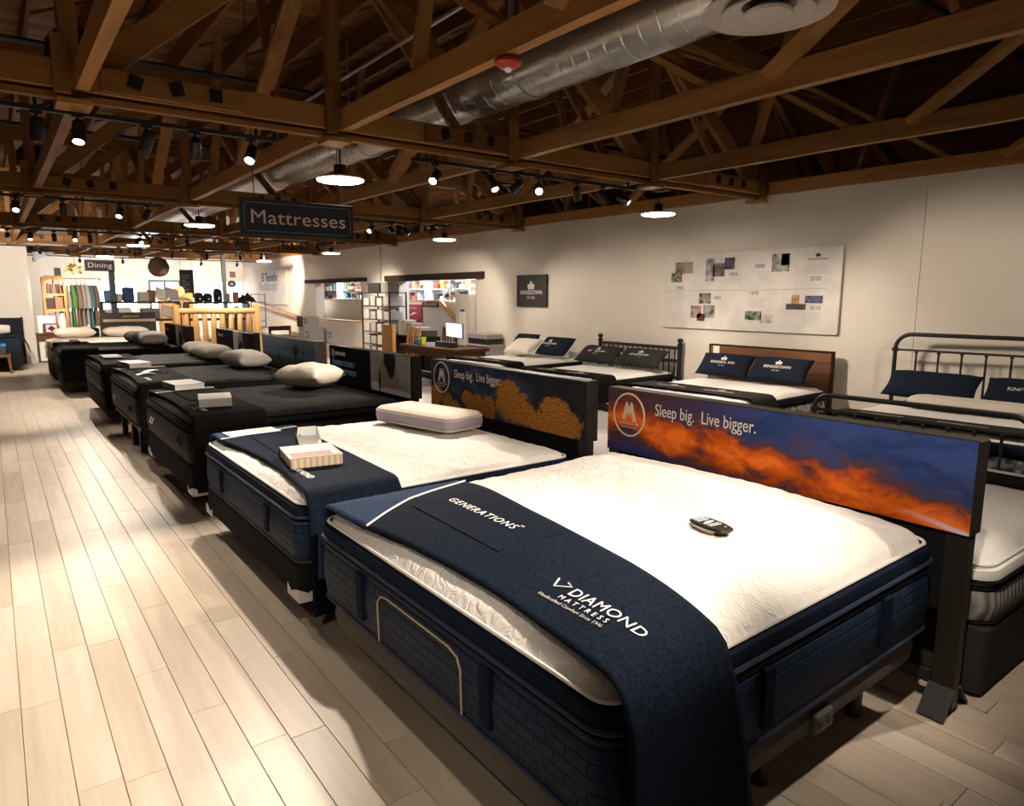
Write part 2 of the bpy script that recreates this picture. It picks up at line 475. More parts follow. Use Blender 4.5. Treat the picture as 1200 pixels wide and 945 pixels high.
for yb in (7.2, 9.4, 12.5, 14.4):
    for i in range(8, 24):
        x = -6.0+i*0.55
        if fst: br0.location = (x, yb, 0); fst = False
        else: inst(br0, ceiling, (x, yb, 0))
NODES = [-5.0, -3.15, -1.3, 0.55, 2.32, 4.1, 6.05, 8.1, 9.95, 11.8, 13.5]
TY = [0.37, 5.45, 10.53, 15.61, 20.69, 25.77]
BC0, BC1, TC0, TC1 = 3.03, 3.21, 4.48, 4.70
M_BOLT = plain('blackened bolt plate', (0.012, 0.011, 0.01), 0.5, 0.4)
def truss(y, full=True):
    T = struct('roof_truss'); T.location = (0, y, 0)
    def bc(y0, y1, z0, z1):
        bm = nb(); box(bm, -6.1, 13.6, y0, y1, z0, z1, 0.004); return struct('bottom_chord', bm, W_TIMBER_X, T)
    bc(-0.09, -0.045, BC0+0.01, BC1); bc(0.045, 0.09, BC0, BC1-0.01)
    bm = nb(); box(bm, -6.1, 13.6, -0.03, 0.03, BC0-0.045, BC0-0.003, 0.003); struct('tie_board', bm, W_TIMBER_X, T)
    for y0 in (-0.09, 0.045):
        bm = nb(); box(bm, -6.1, 10.0, y0, y0+0.045, TC0, TC1, 0.004); struct('top_chord', bm, W_TIMBER_X, T)
    bm = nb(); beam(bm, (9.9, 0, 4.58), (13.5, 0, 3.15), 0.14, 0.2); struct('top_chord', bm, W_TIMBER_X, T)
    for i, x in enumerate(NODES):
        if x > 10: continue
        bm = nb(); box(bm, x-0.055, x+0.055, -0.04, 0.04, BC0-0.01, TC1-0.02, 0.004); struct('post', bm, W_TIMBER_Z, T)
        bm = nb(); box(bm, x-0.11, x-0.02, -0.14, -0.095, BC0-0.03, BC1+0.14, 0.004); struct('block', bm, W_TIMBER_Z, T)
        bm = nb(); box(bm, x-0.1, x+0.1, -0.12, 0.12, BC0-0.085, BC0-0.047, 0.004); struct('bearing_block', bm, W_TIMBER_Y, T)
    for a, b in zip(NODES, NODES[1:]):
        if b > 10: continue
        bm = nb()
        if b <= 2.4: beam(bm, (a+0.05, 0, BC0+0.1), (b-0.05, 0, TC0+0.06), 0.075, 0.17)
        else: beam(bm, (a+0.05, 0, TC0+0.06), (b-0.05, 0, BC0+0.1), 0.075, 0.17)
        struct('diagonal', bm, W_TIMBER_X, T)
        m_ = (a+b)/2
        if b <= 2.4: continue
        bm = nb()
        if b <= 2.4: beam(bm, (m_-0.35, 0.065, BC1-0.02), (b-0.12, 0.065, TC0+0.05), 0.04, 0.09)
        else: beam(bm, (a+0.12, 0.065, TC0+0.05), (m_+0.35, 0.065, BC1-0.02), 0.04, 0.09)
        struct('strut', bm, W_TIMBER_Z, T)
    for x0, x1 in ((0.7, 1.6), (3.1, 3.95), (6.9, 7.8), (-2.6, -1.6)):
        bm = nb(); box(bm, x0, x1, -0.125, -0.092, BC0+0.02, BC1-0.015, 0.003); sp = struct('splice_plate', bm, W_TIMBER_X, T)
        for q in (0.22, 0.5, 0.78):
            bm = nb(); c = x0+(x1-x0)*q
            box(bm, -0.042, 0.042, -0.012, 0.0, -0.045, 0.045, 0.004)
            bl = struct('bolt_plate', bm, M_BOLT, sp); bl.location = (c, -0.126, BC0+0.1); bl.rotation_euler = (0, 0.35*math.sin(c*9), 0)
for y in TY: truss(y)
for nx in [n for n in NODES if -2 < n < 8.5]:
    Br = struct('sway_bracing'); Br.location = (nx+0.04, 0, 0)
    for a, b in zip([-2.9]+TY, TY+[28.4]):
        w = 0.075 if nx > 0 else 0.05
        bm = nb()
        # hand-sawn edge: slight waviness of the lower edge
        n = 14; rings = []
        for q in range(n+1):
            y = a+0.15+(b-a-0.3)*q/n; dz = 0.008*nz((nx*3.1, y*1.3, 0.5))
            rings.append([(-w/2, y, 3.03+dz), (w/2, y, 3.03+dz), (w/2, y, 3.19+0.5*dz), (-w/2, y, 3.19+0.5*dz)])
        loft(bm, rings); struct('bracing_beam', bm, W_TIMBER_Y, Br)
        m_ = (a+b)/2
        for s, e in (((-1, a), (1, b)) if nx > 1 else ()):
            bm = nb(); beam(bm, (0.09*s, m_+0.22*s, 3.12), (0.09*s, e-0.15*s, TC0+0.05), 0.05, 0.15, up=(1, 0, 0)); struct('brace', bm, W_TIMBER_Y, Br)
            bm = nb(); beam(bm, (0.0, m_+1.25*s, 3.2), (0.0, m_+0.75*s, TC1), 0.045, 0.09, up=(1, 0, 0)); struct('hanger', bm, W_TIMBER_Z, Br)

# ------------------------------------------------------------------ duct, diffuser, alarm, pipes
DX, DZ, DR = 3.65, 3.585, 0.25
t = thing('spiral_duct', 'long galvanised round spiral air duct running above the bracing beams', 'duct', (DX, 0, DZ))
prof_y = []
bm = nb(); lathe(bm, [(DR, -2.5), (DR, 27.0)], 40, Matrix.Rotation(-PI/2, 4, 'X')); obj('pipe', bm, M_DUCT, t, smooth=True)
bm = nb()
n = 14; pts = []
for i in range(0, int(12/0.16*n)):
    a = 2*PI*i/n; pts.append((DR*1.003*math.cos(a), -1.0+0.16*i/n, DR*1.003*math.sin(a)))
tube(bm, pts, 0.008, 4); obj('spiral_seam', bm, M_DUCT, t, smooth=True)
for yc in (1.6, 4.6, 7.6, 10.6, 13.6):
    bm = nb(); lathe(bm, [(DR+.001, yc-0.05), (DR+0.012, yc-0.045), (DR+0.012, yc+0.045), (DR+.001, yc+0.05)], 40, Matrix.Rotation(-PI/2, 4, 'X')); obj('coupling', bm, M_DUCT, t, smooth=True)
for yc in (3.1, 8.1, 13.1):
    bm = nb(); box(bm, -0.005, 0.005, yc-0.012, yc+0.012, DR, 1.12); obj('hanger_strap', bm, M_STEEL_PIPE, t)
t = thing('air_diffuser', 'white round ceiling air diffuser with concentric cones under the duct', 'vent', (3.6, 2.42, 3.32))
M_DIFF = plain('diffuser enamel', (0.62, 0.56, 0.52), 0.5, var=0.03)
bm = nb(); lathe(bm, [(0.17, 0.16), (0.17, 0.05), (0.24, 0.03), (0.35, -0.012), (0.358, -0.005), (0.345, 0.012), (0.24, 0.05)], 48, cap0=False, cap1=False); obj('outer_cone', bm, M_DIFF, t, smooth=True)
bm = nb(); lathe(bm, [(0.13, 0.05), (0.24, -0.005), (0.248, -0.02), (0.24, -0.022), (0.12, 0.03)], 48, cap0=False, cap1=False); obj('middle_cone', bm, M_DIFF, t, smooth=True)
bm = nb(); lathe(bm, [(0.001, 0.03), (0.08, 0.02), (0.13, -0.015), (0.125, -0.03), (0.001, -0.03)], 40); obj('inner_disc', bm, M_DIFF, t, smooth=True)
bm = nb(); lathe(bm, [(0.15, 0.1), (0.15, 0.02)], 24); obj('throat', bm, M_BLACK_METAL, t)
t = thing('fire_alarm', 'red round fire alarm strobe under the timber beam', 'alarm', (2.38, 3.2, 3.03))
bm = nb(); lathe(bm, [(0.055, 0), (0.075, -0.012), (0.075, -0.028), (0.045, -0.05), (0.001, -0.055)], 32); obj('housing', bm, M_RED, t, smooth=True)
bm = nb(); lathe(bm, [(0.024, -0.045), (0.026, -0.058), (0.012, -0.072), (0.001, -0.074)], 12); obj('strobe_lens', bm, plain('strobe lens', (0.85, 0.85, 0.85), 0.15, var=0), t, smooth=True)
bm = nb(); tube(bm, [(2.5, -1, 3.52), (2.5, 3.7, 3.52), (2.5, 9.0, 3.52)], 0.014, 8)
tag(obj('conduit', bm, M_STEEL_PIPE, smooth=True), 'straight thin steel conduit running along the hall beside the beams', 'conduit')
bm = nb(); tube(bm, [(2.36, 3.15, 3.19), (2.36, 3.15, 3.5), (2.36, 3.22, 3.62), (2.36, 3.36, 3.66), (2.36, 3.5, 3.6), (2.45, 3.75, 3.54)], 0.016, 8)
tag(obj('conduit_bend', bm, M_STEEL_PIPE, smooth=True), 'curved steel conduit feeding the red fire alarm', 'conduit')
M_PIPE = plain('black sprinkler pipe', (0.015, 0.016, 0.02), 0.4, 0.3)
for yv, zv, lb in ((8.6, 4.2, 'black sprinkler pipe crossing between the first two trusses'), (13.2, 4.3, 'black sprinkler pipe crossing behind the second truss'), (3.0, 4.3, 'black sprinkler pipe crossing above the beams over the beds along the wall')):
    bm = nb(); tube(bm, [(-6, yv, zv), (13, yv, zv)], 0.03, 8); tag(obj('sprinkler_pipe', bm, M_PIPE, smooth=True), lb, 'pipe')
for x, y, lb in ((0.75, 7.0, 'black dome speaker hung between the joists beside the light beam'), (0.7, 12.6, 'black dome speaker hung behind the second truss')):
    t = thing('ceiling_speaker', lb, 'speaker', (x, y, 3.75))
    bm = nb(); lathe(bm, [(0.2, -0.15), (0.22, -0.1), (0.2, 0.05), (0.12, 0.15), (0.001, 0.18)], 24); obj('dome', bm, M_BLACK_METAL, t, smooth=True)
    bm = nb(); tube(bm, [(0, 0, 0.15), (0, 0, 0.95)], 0.01, 6); obj('rod', bm, M_BLACK_METAL, t)

# ------------------------------------------------------------------ lamps
def spot_light(parent, loc, aim, watts, size=62, blend=0.6):
    l = bpy.data.lights.new('spot_beam', 'SPOT'); l.energy = watts; l.color = WARM
    l.spot_size = math.radians(size); l.spot_blend = blend; l.shadow_soft_size = 0.035
    o = bpy.data.objects.new('spot_beam', l); COL.objects.link(o); o.parent = parent
    o.location = loc; o.rotation_euler = (Vector(aim)-Vector(loc)).to_track_quat('-Z', 'Y').to_euler()
TRZ = 2.93
def track(x0, x1, y, label):
    t = thing('lighting_track', label, 'track', ((x0+x1)/2, y, TRZ))
    h = (x1-x0)/2
    bm = nb(); box(bm, -h, h, -0.018, 0.018, 0, 0.03, 0.003); obj('rail', bm, M_BLACK_METAL, t)
    for q in (-h+0.15, 0, h-0.15):
        bm = nb(); tube(bm, [(q, 0, 0.03), (q, 0, 0.08)], 0.012, 6); obj('drop', bm, M_BLACK_METAL, t)
M_HEAD = plain('black lamp housing', (0.015, 0.015, 0.016), 0.4, 0.2, var=0)
def head(x, y, aim, label, on=True, watts=None, group=None, size=62):
    if aim[0] > 6.8: size = 82
    t = thing('track_spotlight', label, 'spotlight', (x, y, TRZ))
    bm = nb(); box(bm, -0.035, 0.035, -0.016, 0.016, -0.022, 0.0, 0.002); tube(bm, [(0, 0, -0.02), (0, 0, -0.07)], 0.011, 6); obj('mount', bm, M_HEAD, t)
    d = (Vector(aim)-Vector((x, y, TRZ-0.11))).normalized()
    q = d.to_track_quat('-Z', 'Y').to_matrix().to_4x4()
    M = Matrix.Translation((0, 0, -0.11)) @ q
    bm = nb(); lathe(bm, [(0.03, 0.075), (0.042, 0.06), (0.042, -0.075), (0.036, -0.08), (0.034, -0.055)], 14, M); obj('housing', bm, M_HEAD, t, smooth=True)
    bm = nb(); lathe(bm, [(0.033, -0.058), (0.033, -0.064)], 14, M); obj('lens', bm, M_LENS_ON if on else M_LENS_OFF, t)
    if on:
        p = Vector((0, 0, -0.11)) + d*0.1
        spot_light(t, p, Vector(aim)-Vector((x, y, TRZ)), SPOT_W if watts is None else watts, size)
T1, T2, T3, T4 = 5.6, 10.55, 15.75, 20.9
track(0.5, 8.0, 25.95, 'long black lighting track added before the windows to brighten the far wall')  # extra track put in to whiten the far wall
track(-1.2, 1.9, T1, 'black lighting track under the first truss over the aisle')
track(3.1, 6.0, T1, 'black lighting track under the first truss towards the wall boards')
track(-1.2, 2.0, T2, 'black lighting track under the second truss over the aisle')
track(4.4, 6.6, T2, 'black lighting track under the second truss near the wall')
track(-1.2, 6.6, T3, 'long black lighting track under the third truss')
track(-1.2, 6.8, T4, 'long black lighting track under the fourth truss in the far hall')
track(-2.0, 6.0, 0.5, 'black lighting track over the nearest bed')
# (x, y, aim, on, watts)
H1 = [(0.35, T1, (0.2, 6.5, 0), 0, 0), (0.575, T1-.05, (0.2, 4.4, 0.0), 1, 110), (0.99, T1, (0.1, 7.2, 0.0), 1, 190), (1.31, T1, (1.8, 8.5, .8), 0, 0), (1.71, T1, (0.2, 3.7, 0), 1, 420)]
for i, (x, y, a, on, w) in enumerate(H1):
    head(x, y, a, '%s black spotlight from the aisle end on the first-truss aisle track, %s' % (ORD[i], 'lit' if on else 'unlit'), on, w)
H2 = [(3.34, T1, (1.2, 4.1, .5), 1, 380), (3.98, T1, (4.0, 4.0, .6), 1, 60), (4.27, T1, (2.5, 7.2, .8), 1, 420), (4.55, T1, (2.4, 2.2, .7), 1, 220), (5.08, T1, (7.2, 7.4, .7), 1, 190), (5.45, T1, (7.4, 5.0, .7), 1, 190), (5.78, T1, (7.3, 2.8, .7), 1, 190)]
for i, (x, y, a, on, w) in enumerate(H2):
    head(x, y, a, '%s black spotlight from the duct end on the first-truss wall track, %s' % (ORD[i], 'lit' if on else 'unlit'), on, w)
H3 = [(-0.6, T2, (0.0, 12.2, 0), 1, 60), (0.36, T2, (0.2, 8.0, 0), 1, 80), (0.85, T2, (0.9, 12.4, 0.4), 0, 0), (1.48, T2, (0.2, 8.3, 0), 1, 300), (1.8, T2, (0.2, 12.2, 0), 1, 280)]
for i, (x, y, a, on, w) in enumerate(H3):
    head(x, y, a, '%s black spotlight on the second-truss aisle track, %s' % (ORD[i], 'lit' if on else 'unlit'), on, w)
H4 = [(5.07, T2, (2.6, 9.0, .8), 1, 420), (5.44, T2, (6.0, 8.5, .7), 0, 0), (5.7, T2, (7.4, 9.2, .8), 1, 190), (6.2, T2, (7.8, 12.5, .9), 1, 200)]
for i, (x, y, a, on, w) in enumerate(H4):
    head(x, y, a, '%s black spotlight on the short second-truss track by the wall' % ORD[i], on, w)
H5 = [(-0.3, T3, (-0.5, 21.4, 1.6)), (0.37, T3, (0.3, 21.4, 1.8)), (0.71, T3, (0.5, 14.0, 0)), (1.08, T3, (1.4, 18, .6)), (1.41, T3, (1.2, 13.0, .6)), (1.66, T3, (2.0, 17.5, .9)), (2.53, T3, (2.6, 13.0, .8)), (3.4, T3, (4.2, 17.2, 1.0)), (4.4, T3, (4.5, 18.8, 1.0)), (5.4, T3, (6.0, 17.5, .8)), (6.2, T3, (7.9, 16.0, 1.0))]
for i, (x, y, a) in enumerate(H5):
    head(x, y, a, '%s black spotlight from the aisle end on the long third-truss track' % ORD[i], i != 3, 260 if i > 1 else 620, size=62 if i > 1 else 85)
H6 = [(1.1, T4, (1.6, 22.6, 0.8)), (1.7, T4, (2.1, 23.0, 0.8)), (2.3, T4, (2.6, 21.6, 1.2)), (3.2, T4, (3.6, 22, 1.2)), (4.1, T4, (4.3, 22.4, 1.2)), (5.0, T4, (5.3, 22.4, 1.2)), (5.9, T4, (6.6, 22.6, 1.2)), (6.5, T4, (8.0, 24.6, 2.1))]
for i, (x, y, a) in enumerate(H6):
    head(x, y, a, '%s black spotlight from the aisle end on the long fourth-truss track' % ORD[i], True, 800 if i == 7 else 230)
for i, x in enumerate((1.2, 2.4, 3.6, 4.8, 6.0, 7.2)):  # heads added on the extra track, aimed to brighten the far wall
    head(x, 25.95, (x+0.2, 28.6, 1.6), '%s black spotlight from the aisle end, added to brighten the far wall' % ORD[i], True, 110, size=110)
H7 = [(-0.7, 0.5, (0.2, 2.4, 0), 60), (0.6, 0.5, (0.2, 2.8, 0), 90), (1.4, 0.5, (3.07, 1.9, 0.9), 210), (2.2, 0.5, (0.3, 3.0, 0), 420), (3.4, 0.5, (1.3, 3.3, .3), 300), (4.6, 0.5, (2.2, 2.0, .7), 190), (5.6, 0.5, (7.2, 2.8, .9), 150)]
for i, (x, y, a, w) in enumerate(H7):
    head(x, y, a, '%s black spotlight on the track over the nearest bed' % ORD[i], True, w)

P_ROW = ['hanging by the first truss', 'hanging by the second truss', 'hanging by the third truss', 'hanging by the fourth truss', 'hanging by the fifth truss']
def pendant(x, y, label):
    t = thing('pendant_lamp', label, 'pendant lamp', (x, y, 2.755))
    bm = nb(); box(bm, x-0.3, x+0.15, y-0.07, y+0.07, 3.056, 3.1, 0.004); struct('cleat', bm, W_TIMBER_X, ceiling)
    bm = nb(); lathe(bm, [(0.001, 0.3), (0.075, 0.3), (0.075, 0.285), (0.001, 0.28)], 20); obj('canopy', bm, M_BLACK_METAL, t, smooth=True)
    bm = nb(); tube(bm, [(0, 0, 0.13), (0, 0, 0.29)], 0.008, 6); obj('rod', bm, M_BLACK_METAL, t)
    bm = nb(); lathe(bm, [(0.001, 0.145), (0.05, 0.14), (0.055, 0.13), (0.055, 0.04), (0.001, 0.04)], 20); obj('driver_can', bm, M_BLACK_METAL, t, smooth=True)
    bm = nb(); lathe(bm, [(0.05, 0.045), (0.19, 0.035), (0.207, 0.022), (0.207, 0.012), (0.198, 0.012)], 40, cap1=False); obj('shade', bm, M_WHITE_PLAIN, t, smooth=True)
    bm = nb(); lathe(bm, [(0.205, 0.02), (0.203, 0.004), (0.18, -0.004), (0.001, -0.008)], 40); obj('diffuser', bm, M_PEND, t, smooth=True)
for i, y in enumerate((6.0, 11.1, 16.4, 21.6)):
    for x, w in ((2.58, 'above the headboard beds'), (6.8, 'nearer the long wall')):
        pendant(x if i else x+0.02, y, 'glowing disc pendant lamp %s, %s' % (w, P_ROW[i].replace('hanging ', '')))

# navy hanging sign
def sign(x0, x1, y, z0, z1, body, size, label, dx=0.0):
    t = thing('hanging_sign', label, 'sign', ((x0+x1)/2, y, z0))
    w, h = (x1-x0)/2, z1-z0
    bm = nb(); box(bm, -w, w, -0.02, 0.02, 0, h, 0.003); obj('board', bm, plain('sign navy', (0.012, 0.016, 0.028), 0.6), t)
    bm = nb(); b = h*0.11; r = [(-w+b, b), (w-b, b), (w-b, h-b), (-w+b, h-b)]
    c = h*.06; q = []
    for (px, pz), (sx, sz) in zip(r, ((1, 1), (-1, 1), (-1, -1), (1, -1))):
        q += [(px+(c*sx if sx*sz > 0 else 0), pz+(0 if sx*sz > 0 else c*sz)), (px+(0 if sx*sz > 0 else c*sx), pz+(c*sz if sx*sz > 0 else 0))]
    q = [(-w+b, b+c), (-w+b+c, b), (w-b-c, b), (w-b, b+c), (w-b, h-b-c), (w-b-c, h-b), (-w+b+c, h-b), (-w+b, h-b-c)]
    tube(bm, [(px, -0.021, pz) for px, pz in q], h*0.009, 4, closed=True); obj('border_line', bm, plain('sign line', (0.14, 0.2, 0.26), 0.6), t)
    for s in (-1, 1):
        bm = nb(); tube(bm, [(s*(w-0.12), 0, h), (s*(w-0.12), 0, 4.985-z0)], 0.004, 5); obj('cable', bm, M_BLACK_METAL, t)
    text(body, size, M_TAN_L, t, (dx, -0.0225, h*0.32), (PI/2, 0, 0), align='CENTER', space=1.03, sx=1.16)
M_TAN_L = plain('sign letters', (0.7, 0.55, 0.46), 0.6, var=0)
sign(1.637, 2.588, 5.75, 2.228, 2.512, 'Mattresses', 0.155, 'navy hanging sign reading Mattresses with pale letters')
sign(1.94, 2.58, 20.0, 2.33, 2.6, 'Dining', 0.17, 'small navy hanging sign reading Dining over the far clothes')

# ------------------------------------------------------------------ beds
def mattress(label, x0, x1, y0, y1, zb, zt, M_side, M_band, M_top, M_tape, tier=0.6, rc=0.09, strap=None, amp=0.006, head='x', quilt=True, group=None, name='mattress', res=64, top_ins=0.035, dome=0.012, crown_=0.0):
    cx, cy = (x0+x1)/2, (y0+y1)/2
    t = thing(name, label, 'mattress', (cx, cy, zb), group=group)
    a0, a1, b0, b1 = x0-cx, x1-cx, y0-cy, y1-cy
    H = zt-zb; h1 = H*tier
    bm = nb(); rslab(bm, a0, a1, b0, b1, rc, [(0.03, 0.0), (0.004, 0.025), (-0.006, h1*0.5), (0.004, h1-0.02), (0.02, h1)]); obj('side_border', bm, M_side, t, smooth=True)
    bm = nb(); rslab(bm, a0, a1, b0, b1, rc, [(0.028, h1), (0.004, h1+0.02), (0.0, (h1+H)/2-0.02), (0.008, H-0.06), (0.024, H-0.05)]); obj('upper_border', bm, M_band, t, smooth=True)
    for z, i in ((0.012, 0.006), (h1-0.004, 0.008), (h1+0.03, -0.001)):
        bm = nb(); piping(bm, a0, a1, b0, b1, rc, z, 0.009, i); obj('piping', bm, M_tape, t, smooth=True)
    bm = nb(); piping(bm, a0, a1, b0, b1, rc, H-0.042, 0.007, top_ins-0.01); obj('top_piping', bm, M_WHITE if M_top is M_TOP else M_tape, t, smooth=True)
    # quilted top panel: rounded square grid
    A, B = (a1-a0)/2-top_ins, (b1-b0)/2-top_ins; r = rc*0.9
    def f(u, v):
        x, y = (2*u-1)*A, (2*v-1)*B
        ex, ey = abs(x)-(A-r), abs(y)-(B-r)
        if ex > 0 and ey > 0:
            p, q = ex/r, ey/r
            px, py = p*math.sqrt(max(0, 1-q*q/2)), q*math.sqrt(max(0, 1-p*p/2))
            x = math.copysign(A-r+px*r, x); y = math.copysign(B-r+py*r, y); e = (1-math.hypot(px, py))*r
        else: e = min(A-abs(x), B-abs(y))
        e = max(0, e)
        k = min(1, e/0.07); q2 = min(1, e/0.45); z = H-0.045+0.033*math.sqrt(max(0, 1-(1-k)**2))+dome*(1-(1-q2)**2) + crown_*(max(0, math.cos(y/B*PI/2))**0.7)*u**1.5
        w = min(1, e/0.05)
        z += w*amp*(nz((x, y, 1.3), 4.5)+0.7*nz((x, y, 4.1), 11)+0.4*nz((x, y, 7.7), 23))
        return (x, y, z)
    bm = nb(); grid(bm, res, res, f); obj('top_panel', bm, M_top, t, smooth='all')
    if strap:
        for axis, pos in strap:
            bm = nb()
            if axis == 'x': box(bm, a0-0.016, a0+0.002, pos-cy-0.03, pos-cy+0.03, 0.06, h1-0.01, 0.005)
            else: box(bm, pos-cx-0.03, pos-cx+0.03, b0-0.016, b0+0.002, 0.06, h1-0.01, 0.005)
            obj('handle_strap', bm, M_band, t)
    return t

def throw(label, y0, y1, zt, xf, xh, hang_far, hang_near, M_main, M_pale=None, yb=None, seed=0.0, group=None, thick=0.008, dome=0.0, bx=0.0):
    """foot protector draped across a bed; xf/xh give the foot and head edges at a fraction of the width, near = y0"""
    r = 0.06
    Wd = y1-y0
    cx, cy = xf(0.5), (y0+y1)/2
    def lift(x, y):
        e = max(0.0, min(x-bx-0.035, y-y0-0.035, y1-0.035-y)); q = min(1, e/0.45)
        return dome*(1-(1-q)**2)
    t = thing('bed_throw', label, 'throw', (cx, cy, zt), group=group)
    L = hang_near + Wd + hang_far
    def pos(s, u):
        # s along the strip from the near hem to the far hem
        sc = s - hang_near
        fr = min(1, max(0, sc/Wd))
        x = xf(fr)*(1-u)+xh(fr)*u
        arc = r*PI/2
        if sc < r:
            d = r-sc
            if d < arc: a = d/r; y, z = y0+r-(r+.012)*math.sin(a), zt-0.055+(0.06)*math.cos(a) if False else zt-r+(r+.016)*math.cos(a)
            else: y, z = y0-0.012, zt-r-(d-arc)
        elif sc > Wd-r:
            d = sc-(Wd-r)
            if d < arc: a = d/r; y, z = y1-r+(r+.012)*math.sin(a), zt-r+(r+.016)*math.cos(a)
            else: y, z = y1+0.012, zt-r-(d-arc)
        else: y, z = y0+sc, zt+0.016
        dep = max(0, zt-r-z)
        w = nz((x*2+seed, s*1.5, seed), 3)
        if dep > 0:
            sg = -1 if sc < r else 1
            y += sg*(0.014+0.03*min(1, dep*3)*(0.5+0.8*nz((x*5+seed, z*0.9, 2.2))) )
            x += 0.03*dep*nz((x*3, z*4, 5.5)) + 0.22*dep*u
            z += 0.012*nz((x*6+seed, 0.3, 9.1))*min(1, dep*4)
        else: z += 0.002*(w+1)+lift(x, y)
        return Vector((x-cx, y-cy, z-zt))
    sb = (lambda u: hang_near + (yb(u)-y0)) if yb else None
    nv = 60
    def fm(u, v):
        s = v*(sb(u) if sb else L); return pos(s, u)
    bm = nb(); grid(bm, 22, nv, fm); obj('cloth', bm, M_main, t, smooth='all', solid=thick)
    if sb:
        def fp(u, v): s = sb(u)+v*(L-sb(u)); p = pos(s, u); return p
        bm = nb(); grid(bm, 22, 36, fp); obj('pale_band', bm, M_pale, t, smooth='all', solid=thick)
        bm = nb(); tube(bm, [pos(sb(u/12), u/12)+Vector((0, 0, 0.012)) for u in range(13)], 0.0045, 6); obj('white_piping', bm, M_WHITE, t, smooth=True)
    def top_at(x, y): return (x-cx, y-cy, 0.029+lift(x, y))
    return t, top_at

def legs(name, t, pts, z1, r, m=M_BLACK_METAL, sq=False):
    for x, y in pts:
        bm = nb()
        if sq: box(bm, x-r, x+r, y-r, y+r, 0, z1, 0.004)
        else: lathe(bm, [(r*0.85, 0), (r*0.9, 0.01), (r, z1)], 14, Matrix.Translation((x, y, 0)))
        obj('leg', bm, m, t, smooth=not sq)

BX0, BX1 = 1.13, 3.02
# --- bed 1 : adjustable base, navy mattress
t = thing('adjustable_base', 'grey upholstered adjustable bed base on short black legs under the nearest mattress', 'bed base', (2.08, 2.04, 0))
bm = nb(); rslab(bm, -0.93, 0.93, -0.93, 0.93, 0.12, [(0.05, 0.215), (0.01, 0.23), (0.0, 0.29), (0.015, 0.345), (0.03, 0.348)]); o = obj('deck_frame', bm, M_GREY_FAB, t, smooth=True); o.rotation_euler = (0, -0.02, 0); o.location = (0, 0, 0.018)
legs('leg', t, [(-0.72, 0.66), (-0.72, -0.62), (0.68, -0.78), (0.68, 0.7), (0.0, -0.78)], 0.22, 0.035)
bm = nb(); box(bm, 0.04, 0.16, -0.955, -0.92, 0.255, 0.33, 0.008); o = obj('outlet_plate', bm, plain('outlet grey', (0.1, 0.09, 0.08), 0.5), t)
for q in (0.07, 0.125):
    bm = nb(); box(bm, q-0.012, q+0.012, -0.9575, -0.954, 0.28, 0.305, 0.001); obj('socket', bm, M_BLACK_METAL, o)
mat1 = mattress('navy quilted mattress with white top in front of the sunset headboard', BX0, BX1, 1.09, 3.0, 0.35, 0.765, M_QUILT, M_NAVY, M_TOP, M_NAVY_TAPE, tier=0.66, dome=0.05, crown_=0.045,
         strap=[('x', 2.53), ('x', 1.62), ('y', 1.81), ('y', 2.58)], amp=0.009, res=110)
mat1.rotation_euler = (0, -0.02, 0); mat1.location.z += 0.02
bm = nb()  # gold-piped access flap on the foot side
fl = [(2.36, 0.385), (2.36, 0.55), (2.33, 0.585), (2.28, 0.595), (1.83, 0.595), (1.775, 0.58), (1.755, 0.54), (1.755, 0.385)]
tube(bm, [(BX0-0.012-2.075, y-2.045, z-0.35) for y, z in fl], 0.0035, 6); obj('gold_piping', bm, M_GOLD, mat1)
def k_head1(fr): return 1.59+0.27*fr**0.75
def k_foot1(fr): return 1.165+0.055*math.sin(PI*min(1, fr*1.25)) if fr < 0.8 else 1.165-0.02*(fr-0.8)/0.2
th1, tp = throw('dark navy knit throw with dusty blue end lettered across the nearest bed', 1.09, 3.0, 0.768, k_foot1, k_head1, 0.34, 0.62, M_KNIT, M_KNIT_PALE, yb=lambda u: 2.56+0.28*u, dome=0.05, bx=BX0)
drape(th1, tp, text('GENERATIONS', 0.062, M_TAG_WHITE, th1, tp(1.555, 2.545), R_TOP, space=1.22))
drape(th1, tp, text('TM', 0.016, M_TAG_WHITE, th1, tp(1.6, 2.07), R_TOP))
drape(th1, tp, text('DIAMOND', 0.062, M_TAG_WHITE, th1, tp(1.356, 1.515), R_TOP, space=1.08))
drape(th1, tp, text('MATTRESS', 0.029, M_TAG_WHITE, th1, tp(1.322, 1.52), R_TOP, space=1.75))
drape(th1, tp, text('Handcrafted Comfort Since 1946', 0.021, M_GREYTXT, th1, tp(1.296, 1.585), R_TOP))
bm = nb()
p = [Vector(tp(x, y)) for x, y in ((1.405, 1.605), (1.36, 1.58), (1.395, 1.53), (1.405, 1.56))]
tube(bm, [p[0], p[1], p[2], p[3]], 0.0035, 5); obj('diamond_logo', bm, M_TAG_WHITE, th1)
bm = nb(); pk = [tp(x, y) for x, y in ((1.405, 2.585), (1.39, 1.925), (1.675, 1.905), (1.70, 2.56))]
loft(bm, [[(p[0], p[1], p[2]-0.006) for p in pk], [(p[0], p[1], p[2]+0.0005) for p in pk]]); obj('pocket', bm, M_KNIT, th1)
bm = nb(); tube(bm, [(p[0], p[1], p[2]-0.002) for p in (pk[0], pk[1], pk[2])], 0.004, 5); obj('pocket_seam', bm, M_BLACK_FAB, th1)
